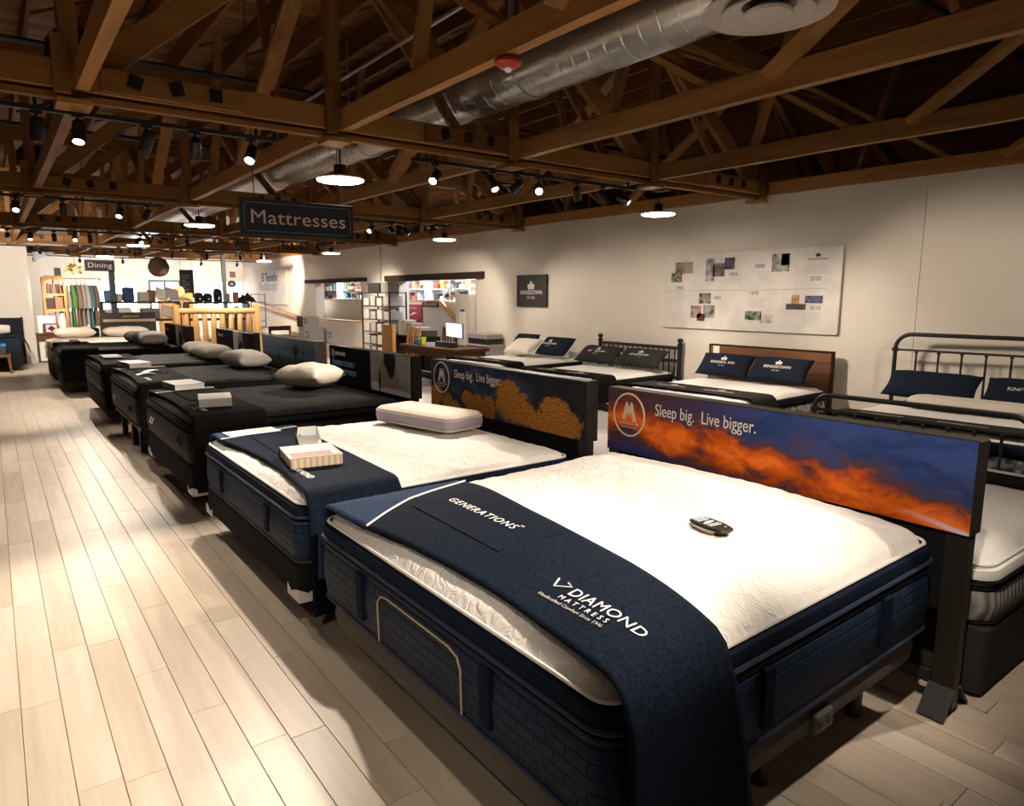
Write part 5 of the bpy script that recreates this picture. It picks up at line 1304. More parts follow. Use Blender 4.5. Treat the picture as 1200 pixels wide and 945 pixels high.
for s in (-1, 1):
    for q in (-1, 1):
        bm = nb(); lathe(bm, [(0.025, 0), (0.035, 0.3), (0.045, 0.58)], 10, Matrix.Translation((s*0.33, q*1.0, 0))); obj('leg', bm, W_BROWN, t, smooth=True)
t = thing('computer_monitor', 'lit white computer monitor on black stand on the desk', 'monitor', (7.25, 11.5, 0.76), math.radians(-12))
bm = nb(); box(bm, -0.015, 0.02, -0.46, 0.46, 0.17, 0.46, 0.005); obj('bezel', bm, plain('blue monitor rim', (0.06, 0.14, 0.35), 0.4), t)
bm = nb(); box(bm, -0.018, -0.0145, -0.44, 0.44, 0.185, 0.445); obj('screen', bm, plain('lit screen', (0.8, 0.9, 0.95), 0.4, var=0, emit=(0.8, 0.95, 1.0), estr=1.1), t)
bm = nb(); tube(bm, [(0.03, 0, 0.0), (0.03, 0, 0.2)], 0.025, 8); box(bm, -0.1, 0.12, -0.15, 0.15, 0, 0.015); obj('stand', bm, M_BLACK_METAL, t)
bm = nb(); box(bm, 6.95, 7.1, 11.15, 11.75, 0.76, 0.86, 0.01); tag(obj('desk_tray', bm, M_BLACK_METAL), 'black tray of papers before the monitor on the desk', 'tray')
t = thing('yellow_cup', 'yellow green cup on the desk beside the monitor', 'cup', (7.0, 12.3, 0.76)); bm = nb(); lathe(bm, [(0.05, 0), (0.065, 0.15), (0.06, 0.15), (0.047, 0.01)], 16, cap1=False); obj('body', bm, plain('yellow glaze', (0.6, 0.62, 0.02), 0.4), t, smooth=True)
bm = nb(); box(bm, 6.95, 7.05, 12.4, 12.6, 0.76, 0.88, 0.02); tag(obj('tissue_box', bm, plain('blue carton', (0.08, 0.25, 0.5), 0.6)), 'small blue carton on the desk next to the yellow cup', 'box')
def wood_chair(label, loc, rz, m):
    t = thing('wooden_chair', label, 'chair', loc, rz)
    bm = nb(); box(bm, -0.22, 0.22, -0.22, 0.22, 0.42, 0.46, 0.01); obj('seat', bm, m, t)
    for s in (-1, 1):
        bm = nb(); tube(bm, [(-0.19, s*0.19, 0), (-0.19, s*0.19, 0.43)], 0.02, 8); obj('leg', bm, m, t)
        bm = nb(); tube(bm, [(0.2, s*0.19, 0), (0.2, s*0.19, 0.45), (0.26, s*0.2, 1.08)], 0.02, 8); obj('back_post', bm, m, t)
    bm = nb(); grid(bm, 10, 2, lambda u, v: (0.25, (u-.5)*0.4, 0.95+v*(0.08+0.05*math.sin(u*PI)))); obj('top_rail', bm, m, t, solid=0.02)
    for q in (-0.1, 0, 0.1):
        bm = nb(); box(bm, 0.215, 0.235, q-0.025, q+0.025, 0.46, 0.97); obj('back_slat', bm, m, t)
wood_chair('honey oak chair with slatted back at the desk by the crimson poster', (7.05, 13.2, 0), 0.15, W_OAK)
wood_chair('dark wooden chair between the desk and the pale panel', (7.78, 12.95, 0), 0.1, W_BROWN)
t = thing('pale_panel', 'tall pale wall panel standing at the edge of the wider opening', 'panel', (8.0, 12.3, 0))
bm = nb(); box(bm, -0.04, 0.1, -0.28, 0.28, 0, 1.78, 0.004); obj('body', bm, plain('pale laminate', (0.56, 0.5, 0.44), 0.6), t)
bm = nb(); box(bm, -0.05, -0.041, -0.07, 0.07, 1.42, 1.46); obj('black_label', bm, M_BLACK_METAL, t)
bm = nb(); box(bm, -0.09, -0.042, -0.12, 0.07, 0.0, 1.4, 0.004); obj('front_strip', bm, plain('cream strip', (0.7, 0.65, 0.58), 0.6), t)
t = thing('printer_stand', 'small grey stand under the printer against the wall', 'stand', (7.9, 11.38, 0))
for s in (-1, 1):
    bm = nb(); box(bm, -0.2, 0.2, s*0.33-0.015, s*0.33+0.015, 0, 0.76); obj('side', bm, M_GREYTXT, t)
bm = nb(); box(bm, -0.22, 0.22, -0.36, 0.36, 0.76, 0.79); obj('top', bm, M_GREYTXT, t)
t = thing('desk_printer', 'grey and black printer on a small stand against the wall', 'printer', (7.9, 11.38, 0.79))
bm = nb(); box(bm, -0.2, 0.2, -0.33, 0.33, 0.0, 0.1, 0.015); obj('paper_bay', bm, M_BLACK_METAL, t)
bm = nb(); box(bm, -0.21, 0.2, -0.34, 0.34, 0.1, 0.21, 0.015); obj('scanner_lid', bm, plain('printer grey', (0.3, 0.28, 0.27), 0.4), t)
bm = nb(); box(bm, -0.215, -0.205, 0.1, 0.24, 0.12, 0.17); obj('display', bm, plain('printer display', (0.3, 0.35, 0.6), 0.3, var=0), t)
# boxes with red print on a side table, armchair and table of linens
t = thing('side_table', 'narrow white side table carrying the red printed boxes', 'table', (5.0, 13.0, 0))
bm = nb(); box(bm, -0.4, 0.4, -0.45, 0.45, 0.8, 0.84, 0.005); obj('table_top', bm, M_WHITE_PLAIN, t)
for s in (-1, 1):
    for q in (-1, 1):
        bm = nb(); box(bm, s*0.36-0.02, s*0.36+0.02, q*0.4-0.02, q*0.4+0.02, 0, 0.8); obj('leg', bm, M_WHITE_PLAIN, t)
M_REDP = plain('red print', (0.6, 0.06, 0.06), 0.6, var=0)
for lb, x, y, z, w, h in (('white box with red print, lower one of the stacked pair', 4.93, 13.0, 0.84, 0.40, 0.31), ('white box with black end, topmost of the stacked pair', 4.88, 13.02, 1.15, 0.34, 0.2), ('white box with red emblem beside the stacked pair', 5.26, 12.95, 0.84, 0.2, 0.27)):
    t = thing('product_box', lb, 'box', (x, y, z))
    bm = nb(); box(bm, -w/2, w/2, -0.14, 0.14, 0, h, 0.004); obj('carton', bm, M_PAPER, t)
    bm = nb(); [box(bm, -w/2+0.02, -w/2+0.07, -0.1412, -0.1402, h*q, h*q+0.02) for q in (0.35, 0.65)]; box(bm, -w/2+0.07, -w/2+0.085, -0.1412, -0.1402, h*0.35, h*0.65+0.02); obj('red_mark', bm, M_REDP, t)
    if 'black end' in lb:
        bm = nb(); box(bm, -w/2-0.002, -w/2+0.01, -0.141, 0.141, 0, h); obj('black_end', bm, M_BLACKCOVER, t)
t = thing('open_armchair', 'dark wooden armchair frame beside the boxes with red print', 'chair', (5.35, 15.6, 0), 0.3)
for s in (-1, 1):
    for q in (-1, 1):
        bm = nb(); box(bm, s*0.27-0.022, s*0.27+0.022, q*0.27-0.022, q*0.27+0.022, 0, 1.05 if q > 0 else 0.68, 0.004); obj('leg', bm, W_OAK if s > 0 else W_BROWN, t)
    bm = nb(); box(bm, s*0.27-0.03, s*0.27+0.03, -0.3, 0.27, 0.68, 0.71, 0.004); obj('arm', bm, W_BROWN, t)
bm = nb(); box(bm, -0.27, 0.27, -0.27, 0.27, 0.4, 0.46, 0.01); obj('seat', bm, W_BROWN, t)
bm = nb(); box(bm, -0.27, 0.27, 0.25, 0.29, 0.95, 1.05, 0.004); obj('back_rail', bm, W_BROWN, t)
t = thing('linen_table', 'dark low table spread with white linens behind the log frame', 'table', (6.3, 18.95, 0))
bm = nb(); box(bm, -0.6, 0.6, -1.15, 1.15, 0.66, 0.7, 0.005); obj('table_top', bm, W_BROWN, t)
for s in (-1, 1):
    for q in (-1, 1):
        bm = nb(); box(bm, s*0.55-0.03, s*0.55+0.03, q*1.1-0.03, q*1.1+0.03, 0, 0.66); obj('leg', bm, W_BROWN, t)
def heap(label, loc, a, b, h, m, seed, name='folded_linen', cat='linen'):
    bm = nb()
    grid(bm, 18, 14, lambda u, v: ((u-.5)*a, (v-.5)*b, max(0, h*(math.sin(PI*u)*math.sin(PI*v))**0.5*(0.75+0.6*nz((u*4+seed, v*4, seed))))))
    o = obj(name, bm, m, smooth='all', solid=0.01); o.location = loc; return tag(o, label, cat)
heap('crumpled white linen on the dark table behind the misty field headboard', (6.2, 19.1, 0.7), 0.6, 1.2, 0.22, M_WHITE, 3)
heap('tan cushion heap at the end of the linen table', (6.2, 19.9, 0.7), 0.4, 0.3, 0.2, plain('tan cotton', (0.45, 0.33, 0.2), 0.9), 5)

# ------------------------------------------------------------------ log bed
t = thing('log_footboard', 'peeled log bed frame with thick posts and round spindles', 'bed frame', (4.22, 17.0, 0))
for s in (-1, 1):
    bm = nb(); tube(bm, [(s*0.88, 0, 0), (s*0.88, 0, 0.6), (s*0.89, 0, 1.1), (s*0.88, 0, 1.53)], [0.085, 0.08, 0.085, 0.08], 12); obj('post', bm, W_LOG, t, smooth=True)
for z, r in ((1.38, 0.075), (0.5, 0.065)):
    bm = nb(); tube(bm, [(-0.88, 0, z), (-0.3, 0, z+0.01), (0.3, 0, z-0.005), (0.88, 0, z)], r, 10); obj('rail', bm, W_LOG, t, smooth=True)
for i in range(8):
    x = -0.69+i*1.38/7
    bm = nb(); tube(bm, [(x, 0, 0.5), (x, 0, 0.6), (x+0.01*math.sin(i), 0, 0.95), (x, 0, 1.3), (x, 0, 1.36)], [0.03, 0.055, 0.065+0.006*math.sin(i*2), 0.055, 0.035], 10); obj('spindle', bm, W_LOG, t, smooth=True)
mattress('white mattress on the log bed behind the spindles', 3.4, 5.05, 17.15, 19.1, 0.3, 0.72, M_WHITE, M_WHITE, M_TOP, M_WHITE, res=16, amp=0.004)
t = thing('log_bed_base', 'plain wooden base under the white mattress of the log bed', 'bed base', (4.22, 18.1, 0))
bm = nb(); box(bm, -0.8, 0.8, -0.95, 0.95, 0.0, 0.3, 0.01); obj('box', bm, W_BROWN, t)

# ------------------------------------------------------------------ bed with lettered headboard
t = thing('bed_platform', 'charcoal base of the white bed before the lettered headboard', 'bed base', (1.9, 17.6, 0))
bm = nb(); box(bm, -0.98, 0.98, -0.95, 0.92, 0.03, 0.4, 0.02); obj('box', bm, M_CHAR_FAB, t)
mattress('cream mattress before the dark lettered headboard', 0.9, 2.9, 16.6, 18.5, 0.4, 0.8, M_CREAM, M_CREAM, M_CREAM, M_CREAM, res=16, amp=0.005)
for lb, x, w in (('long cream pillow in the middle before the lettered headboard', 2.45, 0.95), ('cream pillow beside the long one before the lettered headboard', 1.45, 0.8)):
    pillow(lb, (x, 18.1, 0.81), 0, w, 0.5, 0.22, M_CREAM, pinch=0.04, seed=x)
t = thing('lettered_headboard', 'dark display headboard with tan stripe and pale lettering', 'headboard', (2.62, 18.62, 0))
bm = nb(); box(bm, -0.56, 0.56, -0.03, 0.03, 0.0, 1.335, 0.006); obj('panel', bm, plain('headboard olive black', (0.022, 0.02, 0.016), 0.7), t)
bm = nb(); box(bm, -0.55, 0.55, -0.034, -0.0305, 1.12, 1.18); obj('tan_stripe', bm, plain('tan stripe', (0.42, 0.31, 0.22), 0.7), t)
text('AIRELOOM', 0.062, M_TAN, t, (0.03, -0.031, 1.225), (PI/2, 0, 0), align='CENTER', space=1.2)
bm = nb(); box(bm, 1.72, 1.98, 18.6, 18.9, 0, 0.98, 0.02); tag(obj('black_bin', bm, M_BLACK_FAB), 'tall black bin beside the lettered headboard', 'bin')

# ------------------------------------------------------------------ far corner by the white partition
t = thing('upholstered_bed', 'navy upholstered bed against the white partition at the aisle end', 'bed', (-0.3, 20.4, 0))
bm = nb(); box(bm, -0.9, 0.9, 0.98, 1.06, 0.2, 1.17, 0.02); obj('headboard', bm, plain('navy linen', (0.02, 0.022, 0.035), 0.9, bump=0.4), t)
for s in (-1, 1):
    bm = nb(); box(bm, s*0.9-0.02, s*0.9+0.02, 0.96, 1.07, 0, 1.19, 0.005); obj('headboard_post', bm, W_LINTEL, t)
bm = nb(); box(bm, -0.82, 0.82, -0.95, 0.97, 0.14, 0.4, 0.02); obj('base', bm, M_BLACK_FAB, t)
bm = nb(); rslab(bm, -0.82, 0.82, -0.95, 0.95, 0.08, [(0.02, 0.4), (0, 0.43), (0, 0.72), (0.03, 0.76), (0.1, 0.77)]); obj('mattress', bm, M_NAVY_COT, t, smooth=True)
legs('leg', t, [(s*0.74, q) for s in (-1, 1) for q in (-0.85, 0.85)], 0.14, 0.03)
def bl(u, v):
    d = u*2.1; x = -1.1+min(d, 1.64); over = max(0, d-1.64)
    return (x+0.012+0.22*over+0.02*nz((v*5, over*3, 1.0))*(over > 0), 19.46+v*1.25-0.05*over, 0.784+0.004*nz((x*4, v*4, 2.0))-over*0.85*(1-0.35*v))
bm = nb(); grid(bm, 30, 14, bl)
tag(obj('navy_blanket', bm, M_NAVY_COT, smooth='all', solid=0.008), 'navy blanket spilling over the side of the upholstered bed', 'blanket')
t = thing('bolster_pillow', 'white bolster pillow on the navy upholstered bed', 'pillow', (-0.2, 21.15, 0.9))
bm = nb(); lathe(bm, [(0.06, -0.55), (0.1, -0.53), (0.115, -0.4), (0.115, 0.4), (0.1, 0.53), (0.06, 0.55)], 16, Matrix.Rotation(PI/2, 4, 'Y')); obj('cushion', bm, M_WHITE, t, smooth=True)
t = thing('wooden_bench', 'brown wooden bench in front of the navy upholstered bed', 'bench', (-0.45, 19.15, 0))
bm = nb(); box(bm, -0.72, 0.72, -0.2, 0.2, 0.36, 0.43, 0.01); obj('seat', bm, W_BROWN, t)
for s in (-1, 1):
    for q in (-1, 1):
        bm = nb(); tube(bm, [(s*0.68, q*0.16, 0.36), (s*0.7, q*0.17, 0.0)], [0.035, 0.022], 8); obj('leg', bm, W_BROWN, t, smooth=True)
for lb, x0, x1, z0, z1, m in (('black storage case on the wooden bench', -0.9, 0.2, 0.43, 0.6, M_BLACKCOVER), ('long blue case lying on the black storage case', -0.7, 0.08, 0.6, 0.645, plain('bright blue case', (0.02, 0.2, 0.5), 0.5)), ('short blue case beside the long one on the storage case', 0.1, 0.2, 0.6, 0.66, plain('bright blue case', (0.02, 0.2, 0.5), 0.5))):
    bm = nb(); box(bm, x0, x1, 19.05, 19.28, z0, z1, 0.01); tag(obj('storage_case', bm, m), lb, 'case')
t = thing('low_dresser', 'dark brown low dresser with drawers beside the white partition', 'dresser', (1.35, 21.9, 0))
bm = nb(); box(bm, -0.45, 0.45, -0.22, 0.22, 0.08, 0.72, 0.008); obj('body', bm, W_BROWN, t)
bm = nb(); box(bm, -0.48, 0.48, -0.25, 0.25, 0.72, 0.75, 0.005); obj('top', bm, W_BROWN, t)
for i in range(2):
    bm = nb(); box(bm, -0.42, 0.42, -0.235, -0.221, 0.12+i*0.3, 0.4+i*0.3, 0.003); d = obj('drawer', bm, W_BROWN, t)
    bm = nb(); lathe(bm, [(0.001, 0), (0.018, 0.01), (0.001, 0.02)], 8, Matrix.Translation((0, -0.236, 0.26+i*0.3)) @ Matrix.Rotation(PI/2, 4, 'X')); obj('knob', bm, M_BLACK_METAL, d)
for s in (-1, 1):
    bm = nb(); box(bm, s*0.4-0.03, s*0.4+0.03, -0.2, 0.2, 0, 0.08); obj('foot', bm, W_BROWN, t)
t = thing('framed_picture', 'black framed picture with wide white mat leaning on the dresser', 'picture', (1.25, 21.58, 0.0)); t.rotation_euler = (math.radians(-7), 0, 0)
for a in ((-0.36, -0.32, 0, 0.58), (0.32, 0.36, 0, 0.58), (-0.32, 0.32, 0, 0.04), (-0.32, 0.32, 0.54, 0.58)):
    bm = nb(); box(bm, a[0], a[1], -0.015, 0.015, a[2], a[3], 0.002); obj('frame_side', bm, M_BLACK_METAL, t)
bm = nb(); box(bm, -0.32, 0.32, -0.004, 0.004, 0.04, 0.54); obj('mat_board', bm, M_WHITE, t)
bm = nb(); box(bm, -0.21, 0.21, -0.006, -0.004, 0.12, 0.46); obj('print', bm, plain('dark photo print', (0.06, 0.06, 0.065), 0.5, var=0.8, vscale=5), t)
t = thing('patterned_box', 'grey box with a purple diamond on the low dresser', 'box', (1.22, 21.8, 0.75))
bm = nb(); box(bm, -0.17, 0.17, -0.12, 0.12, 0, 0.25, 0.02); obj('body', bm, M_GREY_FAB, t)
bm = nb(); box(bm, -0.11, 0.13, -0.124, -0.121, 0.03, 0.22); obj('pale_panel', bm, M_CREAM, t)
bm = nb(); poly(bm, [(0.01, -0.126, 0.05), (0.1, -0.126, 0.125), (0.01, -0.126, 0.2), (-0.08, -0.126, 0.125)], 0.001, Vector((0, -1, 0))); obj('diamond', bm, plain('purple print', (0.1, 0.03, 0.09), 0.8), t)
bm = nb(); box(bm, 0.95, 1.35, 21.98, 22.02, 0.75, 1.2, 0.004); tag(obj('white_card', bm, M_PAPER), 'white card standing behind the patterned box', 'card')
bm = nb(); lathe(bm, [(0.07, 0), (0.08, 0.3), (0.06, 0.42), (0.03, 0.5), (0.001, 0.52)], 14); o = obj('white_vase', bm, M_WHITE_PLAIN, smooth=True); o.location = (1.5, 21.85, 0.75); tag(o, 'tall white vase on the low dresser', 'vase')
t = thing('wooden_rack', 'honey wooden display rack with arched top holding leather goods', 'rack', (1.42, 22.6, 0))
for s in (-1, 1):
    bm = nb(); box(bm, s*0.24-0.03, s*0.24+0.03, -0.16, 0.16, 0, 2.22, 0.004); obj('side', bm, W_OAK, t)
for z in (0.4, 0.9, 1.36, 1.78):
    bm = nb(); box(bm, -0.21, 0.21, -0.16, 0.16, z-0.06, z, 0.003); obj('shelf', bm, W_OAK, t)
bm = nb()
for i in range(8):
    a0, a1 = i/8, (i+1)/8
    x0, x1 = -0.21+0.42*a0, -0.21+0.42*a1
    za, zb_ = 2.08+0.09*math.sin(PI*a0), 2.08+0.09*math.sin(PI*a1)
    loft(bm, [[(x0, y, za), (x1, y, zb_), (x1, y, 2.26), (x0, y, 2.26)] for y in (-0.16, -0.1)])
obj('arched_top', bm, W_OAK, t)
lc = [(0.2, 0.06, 0.03), (0.05, 0.025, 0.02), (0.32, 0.12, 0.06), (0.03, 0.02, 0.018)]
ln = ['russet', 'dark brown', 'tan', 'black']
for j in range(5):
    bm = nb(); x = 1.28+j*0.07; box(bm, x-0.026, x+0.026, 22.48, 22.62, 1.78, 2.05-0.02*(j % 2), 0.01); tag(obj('leather_bag', bm, plain('leather %d' % (j % 4), lc[j % 4], 0.5)), '%s %s leather bag on the arched shelf of the honey rack' % (ORD[j], ln[j % 4]), 'bag')
for lb, x0, x1, z0, z1, c in (('black leather folio on the middle shelf of the honey rack', 1.22, 1.4, 1.36, 1.66, lc[3]), ('coral folder on the middle shelf of the honey rack', 1.42, 1.6, 1.36, 1.7, (0.45, 0.14, 0.08)), ('coral folder on the lower shelf of the honey rack', 1.24, 1.42, 0.9, 1.24, (0.45, 0.14, 0.08))):
    bm = nb(); box(bm, x0, x1, 22.5, 22.62, z0, z1, 0.008); tag(obj('leather_folio', bm, plain('folio %.2f' % c[0], c, 0.6)), lb, 'folder')
# clothes rail
t = thing('clothes_rail', 'black metal clothes rail at the far end of the aisle', 'clothes rail', (2.0, 23.0, 0))
bm = nb(); tube(bm, [(-0.56, 0, 0.02), (-0.56, 0, 2.2), (0.56, 0, 2.2), (0.56, 0, 0.02)], 0.015, 8); obj('rail', bm, M_BLACK_METAL, t)
for s in (-0.56, 0.56):
    bm = nb(); box(bm, s-0.02, s+0.02, -0.25, 0.25, 0, 0.03); obj('foot', bm, M_BLACK_METAL, t)
garm = [(1.58, 'pale grey', (0.55, 0.52, 0.5), 1.3), (1.72, 'white', (0.62, 0.6, 0.57), 1.35), (1.86, 'green', (0.12, 0.3, 0.07), 1.3), (1.99, 'taupe', (0.26, 0.19, 0.16), 1.25), (2.1, 'mushroom', (0.36, 0.29, 0.25), 1.2), (2.2, 'silver grey', (0.4, 0.42, 0.42), 1.15), (2.3, 'teal', (0.08, 0.18, 0.2), 1.25), (2.41, 'brown', (0.2, 0.12, 0.1), 1.2)]
for k, (x, c, col, ln_) in enumerate(garm):
    t = thing('hanging_robe', '%s robe hanging on the black clothes rail' % c, 'robe', (x, 23.0, 2.17))
    def f(u, v, k=k, L=ln_):
        a = 2*PI*u; w = 0.052*(0.55+0.5*v)*(1+0.18*math.sin(a*5+k)); d = 0.2*(0.75+0.35*v)
        sh = 1-max(0, 1-v*9)**2
        return (w*math.cos(a)*sh, d*math.sin(a)*sh, -0.1-L*v-0.04*abs(math.sin(a))*(1-v))
    bm = nb(); grid(bm, 28, 14, f); obj('cloth', bm, plain('robe '+c, tuple(q*0.55 for q in col), 0.9, bump=0.3), t, smooth='all')
    for s in (-1, 1):
        bm = nb(); tube(bm, [(0.01, s*0.17, -0.16), (0.05, s*0.21, -0.5), (0.045, s*0.2, -0.8)], [0.05, 0.055, 0.06], 8); obj('sleeve', bm, plain('robe '+c, tuple(q*0.55 for q in col), 0.9), t, smooth=True)
    bm = nb(); tube(bm, [(0, 0, 0.045), (0, 0.025, 0.03), (0, 0, 0.0), (0, 0, -0.1)], 0.004, 5); obj('hanger', bm, W_OAK, t)
# display tables with cushions, bags and boxes
def shelf_table(label, x0, x1, y, z, z2):
    t = thing('display_shelf', label, 'shelf unit', ((x0+x1)/2, y, 0)); w = (x1-x0)/2
    for zz in (z, z2):
        bm = nb(); box(bm, -w, w, -0.3, 0.3, zz-0.05, zz, 0.004); obj('shelf', bm, M_BLACK_METAL, t)
    for s in (-1, 1):
        bm = nb(); box(bm, s*w-0.025, s*w+0.025, -0.3, 0.3, 0, z-0.05, 0.003); obj('upright', bm, M_BLACK_METAL, t)
shelf_table('long black display shelf of cushions behind the lettered headboard', 2.25, 4.05, 20.4, 1.58, 1.12)
shelf_table('long black display shelf of dark bags behind the log bed', 4.3, 5.9, 20.6, 1.56, 1.1)
def hbox(lb, x, y, z, w, h, c, name='goods_box', cat='box', d=0.3):
    bm = nb(); box(bm, x-w/2, x+w/2, y-d/2, y+d/2, z, z+h, 0.02); return tag(obj(name, bm, plain('display %s %.2f' % (name, sum(c)), c, 0.7)), lb, cat)
hbox('blue striped bag on the cushion shelf near the clothes', 2.42, 20.3, 1.58, 0.16, 0.28, (0.04, 0.1, 0.22), 'shopping_bag', 'bag')
hbox('grey carton on the cushion shelf near the clothes', 2.62, 20.3, 1.58, 0.2, 0.2, (0.35, 0.32, 0.3))
hbox('navy backpack on the cushion shelf', 2.88, 20.35, 1.58, 0.24, 0.36, (0.01, 0.03, 0.09), 'backpack', 'bag')
hbox('beige carton in the middle of the cushion shelf', 3.22, 20.3, 1.58, 0.24, 0.24, (0.38, 0.33, 0.29))
hbox('brown basket in the middle of the cushion shelf', 3.42, 20.35, 1.58, 0.16, 0.3, (0.16, 0.09, 0.04), 'basket', 'basket')
hbox('white storage box on the lower cushion shelf', 2.75, 20.3, 1.12, 0.3, 0.3, (0.5, 0.45, 0.42))
hbox('grey storage box on the lower cushion shelf', 3.35, 20.3, 1.12, 0.42, 0.28, (0.16, 0.15, 0.15))
hbox('pale storage box on the lower cushion shelf near the clothes', 2.42, 20.3, 1.12, 0.22, 0.26, (0.4, 0.37, 0.35))
for lb, x, z, rx, m in (('pale cushion leaning at the end of the cushion shelf', 3.62, 1.58, 70, M_CREAM), ('grey white cushion tilted on the cushion shelf', 3.88, 1.58, 55, M_LAVGREY), ('cream cushion on the lower cushion shelf', 3.75, 1.12, 70, M_CREAM)):
    o = pillow(lb, (x, 20.25, z+0.17), 0, 0.34, 0.34, 0.12, m, seed=x); o.rotation_euler = (math.radians(rx), 0.3, 0.2)
heap('row of crumpled white cloths over the cushion shelf end', (4.1, 20.3, 1.585), 0.55, 0.4, 0.12, M_WHITE, 8)
t = thing('wood_crate', 'honey wooden crate with carved crest on the far display', 'crate', (4.35, 22.2, 0))
bm = nb(); box(bm, -0.42, 0.42, -0.3, 0.3, 0, 1.8, 0.01); obj('body', bm, W_OAK, t)
bm = nb(); lathe(bm, [(0.16, -0.02), (0.16, 0.02)], 16, Matrix.Translation((0.05, -0.3, 1.85)) @ Matrix.Rotation(PI/2, 4, 'X')); obj('crest', bm, W_LOG, t)
for lb, x, h, c in (('small black backpack first on the dark bag shelf', 4.62, 0.26, (0.012, 0.014, 0.016)), ('black backpack with white tag on the dark bag shelf', 4.85, 0.24, (0.014, 0.014, 0.018)), ('tall navy black backpack on the dark bag shelf', 5.12, 0.36, (0.01, 0.013, 0.02))):
    t = thing('backpack', lb, 'bag', (x, 20.5, 1.56))
    bm = nb(); rslab(bm, -0.11, 0.11, -0.09, 0.09, 0.06, [(0.01, 0), (0, 0.03), (0, h*0.7), (0.03, h*0.93), (0.07, h)]); obj('body', bm, plain('bag %d' % int(x*100), c, 0.7), t, smooth=True)
    bm = nb(); box(bm, -0.07, 0.07, -0.11, -0.085, 0.03, h*0.5, 0.01); obj('pocket', bm, M_BLACK_FAB, t)
    bm = nb(); box(bm, -0.02, 0.03, -0.113, -0.11, 0.06, h*0.4); obj('tag', bm, M_PAPER, t)
hbox('white and black bottle group on the dark bag shelf', 5.38, 20.5, 1.56, 0.1, 0.24, (0.3, 0.29, 0.28), 'bottle', 'bottle', 0.1)
hbox('coral box standing on the dark bag shelf', 5.6, 20.5, 1.56, 0.1, 0.28, (0.4, 0.1, 0.07))
t = thing('guitar_shape', 'white round banjo with orange neck leaning before the bag shelf', 'banjo', (5.5, 20.1, 1.35))
bm = nb(); lathe(bm, [(0.09, -0.02), (0.1, -0.015), (0.1, 0.015), (0.09, 0.02)], 24, Matrix.Rotation(PI/2, 4, 'X')); obj('drum', bm, M_WHITE_PLAIN, t, smooth=True)
bm = nb(); box(bm, -0.014, 0.014, -0.01, 0.01, 0.08, 0.42, 0.003); obj('neck', bm, W_OAK, t)
bm = nb(); box(bm, -0.03, 0.03, 0.02, 0.18, -0.3, -0.09); obj('stand', bm, M_BLACK_METAL, t)
hbox('pedestal block under the banjo', 5.5, 20.15, 0.0, 0.3, 1.05, (0.02, 0.02, 0.02), 'pedestal', 'pedestal', 0.2)
heap('dark brown fur hat heap at the end of the bag shelf', (5.85, 20.4, 1.565), 0.45, 0.4, 0.24, plain('brown fur', (0.04, 0.025, 0.02), 0.95), 12, 'fur_hat', 'hat')
t = thing('metal_frame_stand', 'thin black metal display frame beside the log bed', 'stand', (6.25, 20.6, 0))
for s in (-1, 1):
    bm = nb(); tube(bm, [(s*0.2, 0, 0), (s*0.2, 0, 1.78)], 0.012, 6); obj('upright', bm, M_BLACK_METAL, t)
for z in (1.0, 1.55, 1.77):
    bm = nb(); tube(bm, [(-0.2, 0, z), (0.2, 0, z)], 0.01, 6); obj('cross_bar', bm, M_BLACK_METAL, t)
# hanging and wall things at the far end
t = thing('woven_lamp', 'dark round woven pendant lamp in the far hall', 'pendant lamp', (3.94, 22.0, 2.54))
bm = nb(); lathe(bm, [(0.1, 0.26), (0.2, 0.2), (0.27, 0.05), (0.28, -0.03), (0.24, -0.16), (0.14, -0.25), (0.02, -0.28)], 24); obj('shade', bm, plain('dark wicker', (0.09, 0.055, 0.04), 0.8, var=0.5, vscale=60), t, smooth=True)
bm = nb(); tube(bm, [(0, 0, 0.26), (0, 0, 2.2)], 0.008, 6); obj('cord', bm, M_BLACK_METAL, t)
t = thing('menu_board', 'tall dark chalk board sign hanging at the far end', 'sign', (5.08, 24.0, 1.66))
bm = nb(); box(bm, -0.2, 0.2, -0.015, 0.015, 0, 0.88, 0.004); obj('board', bm, plain('chalk board', (0.02, 0.025, 0.03), 0.7), t)
bm = nb(); [box(bm, -0.15, -0.02+0.12*abs(math.sin(i*2.1)), -0.017, -0.0155, 0.1+i*0.075, 0.115+i*0.075) for i in range(9)]; o = obj('chalk_lines', bm, M_GREYTXT, t); o['kind'] = 'stuff'
for s in (-1, 1):
    bm = nb(); tube(bm, [(s*0.16, 0, 0.88), (s*0.16, 0, 3.325)], 0.004, 5); obj('cable', bm, M_BLACK_METAL, t)
bm = nb(); box(bm, 6.16, 6.28, 23.94, 24.06, 0, 4.98); tag(obj('steel_post', bm, M_BLACK_METAL), 'black steel post standing in the far hall before the windows', 'post')
bm = nb(); box(bm, 2.46, 2.58, 20.1, 20.2, 0, 2.55); tag(obj('navy_post', bm, plain('navy post', (0.03, 0.035, 0.06), 0.5)), 'dark navy post under the small Dining sign', 'post')
t = thing('oval_plaque', 'dark oval plaque on the far white wall', 'plaque', (7.69, FY-0.02, 2.18))
bm = nb(); loft(bm, [[(0.17*math.cos(a*PI/12), y, 0.13*math.sin(a*PI/12)) for a in range(24)] for y in (0.02, -0.01)]); obj('plate', bm, plain('plaque black', (0.02, 0.018, 0.018), 0.5), t)
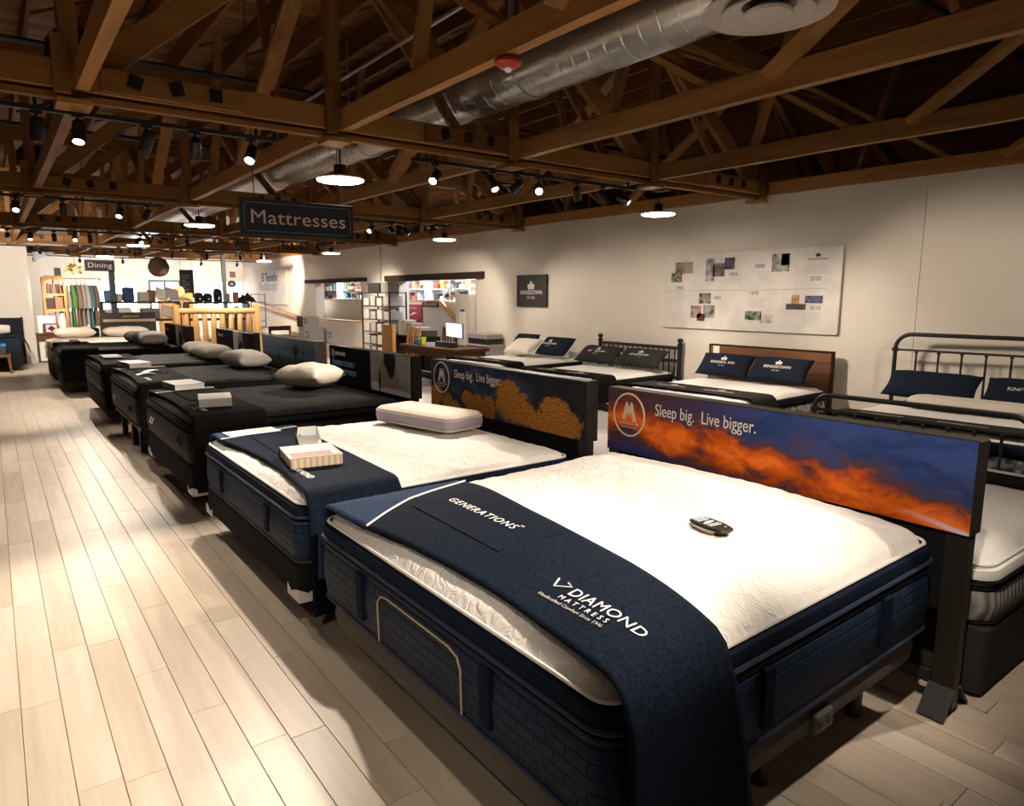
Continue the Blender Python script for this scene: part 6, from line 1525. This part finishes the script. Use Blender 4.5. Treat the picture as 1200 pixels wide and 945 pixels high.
bm = nb(); loft(bm, [[(0.07*math.cos(a*PI/8), y, 0.05*math.sin(a*PI/8)) for a in range(16)] for y in (-0.011, -0.013)]); obj('emblem', bm, M_GREYTXT, t)
bm = nb(); box(bm, 7.63, 7.85, FY-0.03, FY-0.001, 2.43, 2.66, 0.004); tag(obj('small_picture', bm, plain('brown picture', (0.24, 0.16, 0.12), 0.6, var=0.6, vscale=12)), 'small brown picture above the oval plaque', 'picture')
bm = nb(); box(bm, 1.86, 2.05, FY-0.03, FY-0.001, 2.38, 2.66, 0.004); tag(obj('dark_picture', bm, M_BLACKCOVER), 'small black picture on the far wall above the honey rack', 'picture')
t = thing('petal_chandelier', 'white chandelier of curled yellow petals above the clothes rail', 'chandelier', (2.1, 24.2, 2.5))
bm = nb(); tube(bm, [(0, 0, 0.1), (0, 0, 2.485)], 0.006, 5); obj('cord', bm, M_BLACK_METAL, t)
M_PET = plain('petal white', (0.8, 0.74, 0.55), 0.4, var=0.1, emit=(1, 0.85, 0.45), estr=0.6)
for i in range(16):
    a = i*2.4; r = 0.12+0.2*(i % 3)/2
    bm = nb(); grid(bm, 4, 4, lambda u, v: ((u-.5)*0.16, (v-.5)*0.14, 0.06*math.sin(u*PI)+0.03*math.cos(v*6)))
    o = obj('petal', bm, M_PET if i % 3 else plain('petal yellow', (0.7, 0.5, 0.05), 0.5), t, smooth='all', solid=0.004)
    o.location = (r*math.cos(a), r*math.sin(a), 0.08*math.sin(i*1.7)); o.rotation_euler = (i*0.7, i*1.1, a)
t = thing('hanging_sheet', 'pale blue hanging ceiling panel beside the white partition', 'panel', (1.25, 22.6, 2.75))
bm = nb(); poly(bm, [(-0.22, -0.02, -0.12), (-0.22, -0.02, 0.13), (0.28, -0.02, 0.13)], 0.03, Vector((0, 1, 0))); obj('sheet', bm, plain('pale blue sheet', (0.5, 0.6, 0.78), 0.4), t)
bm = nb(); tube(bm, [(-0.1, 0, 0.13), (-0.1, 0, 2.2)], 0.005, 5); obj('cable', bm, M_BLACK_METAL, t)
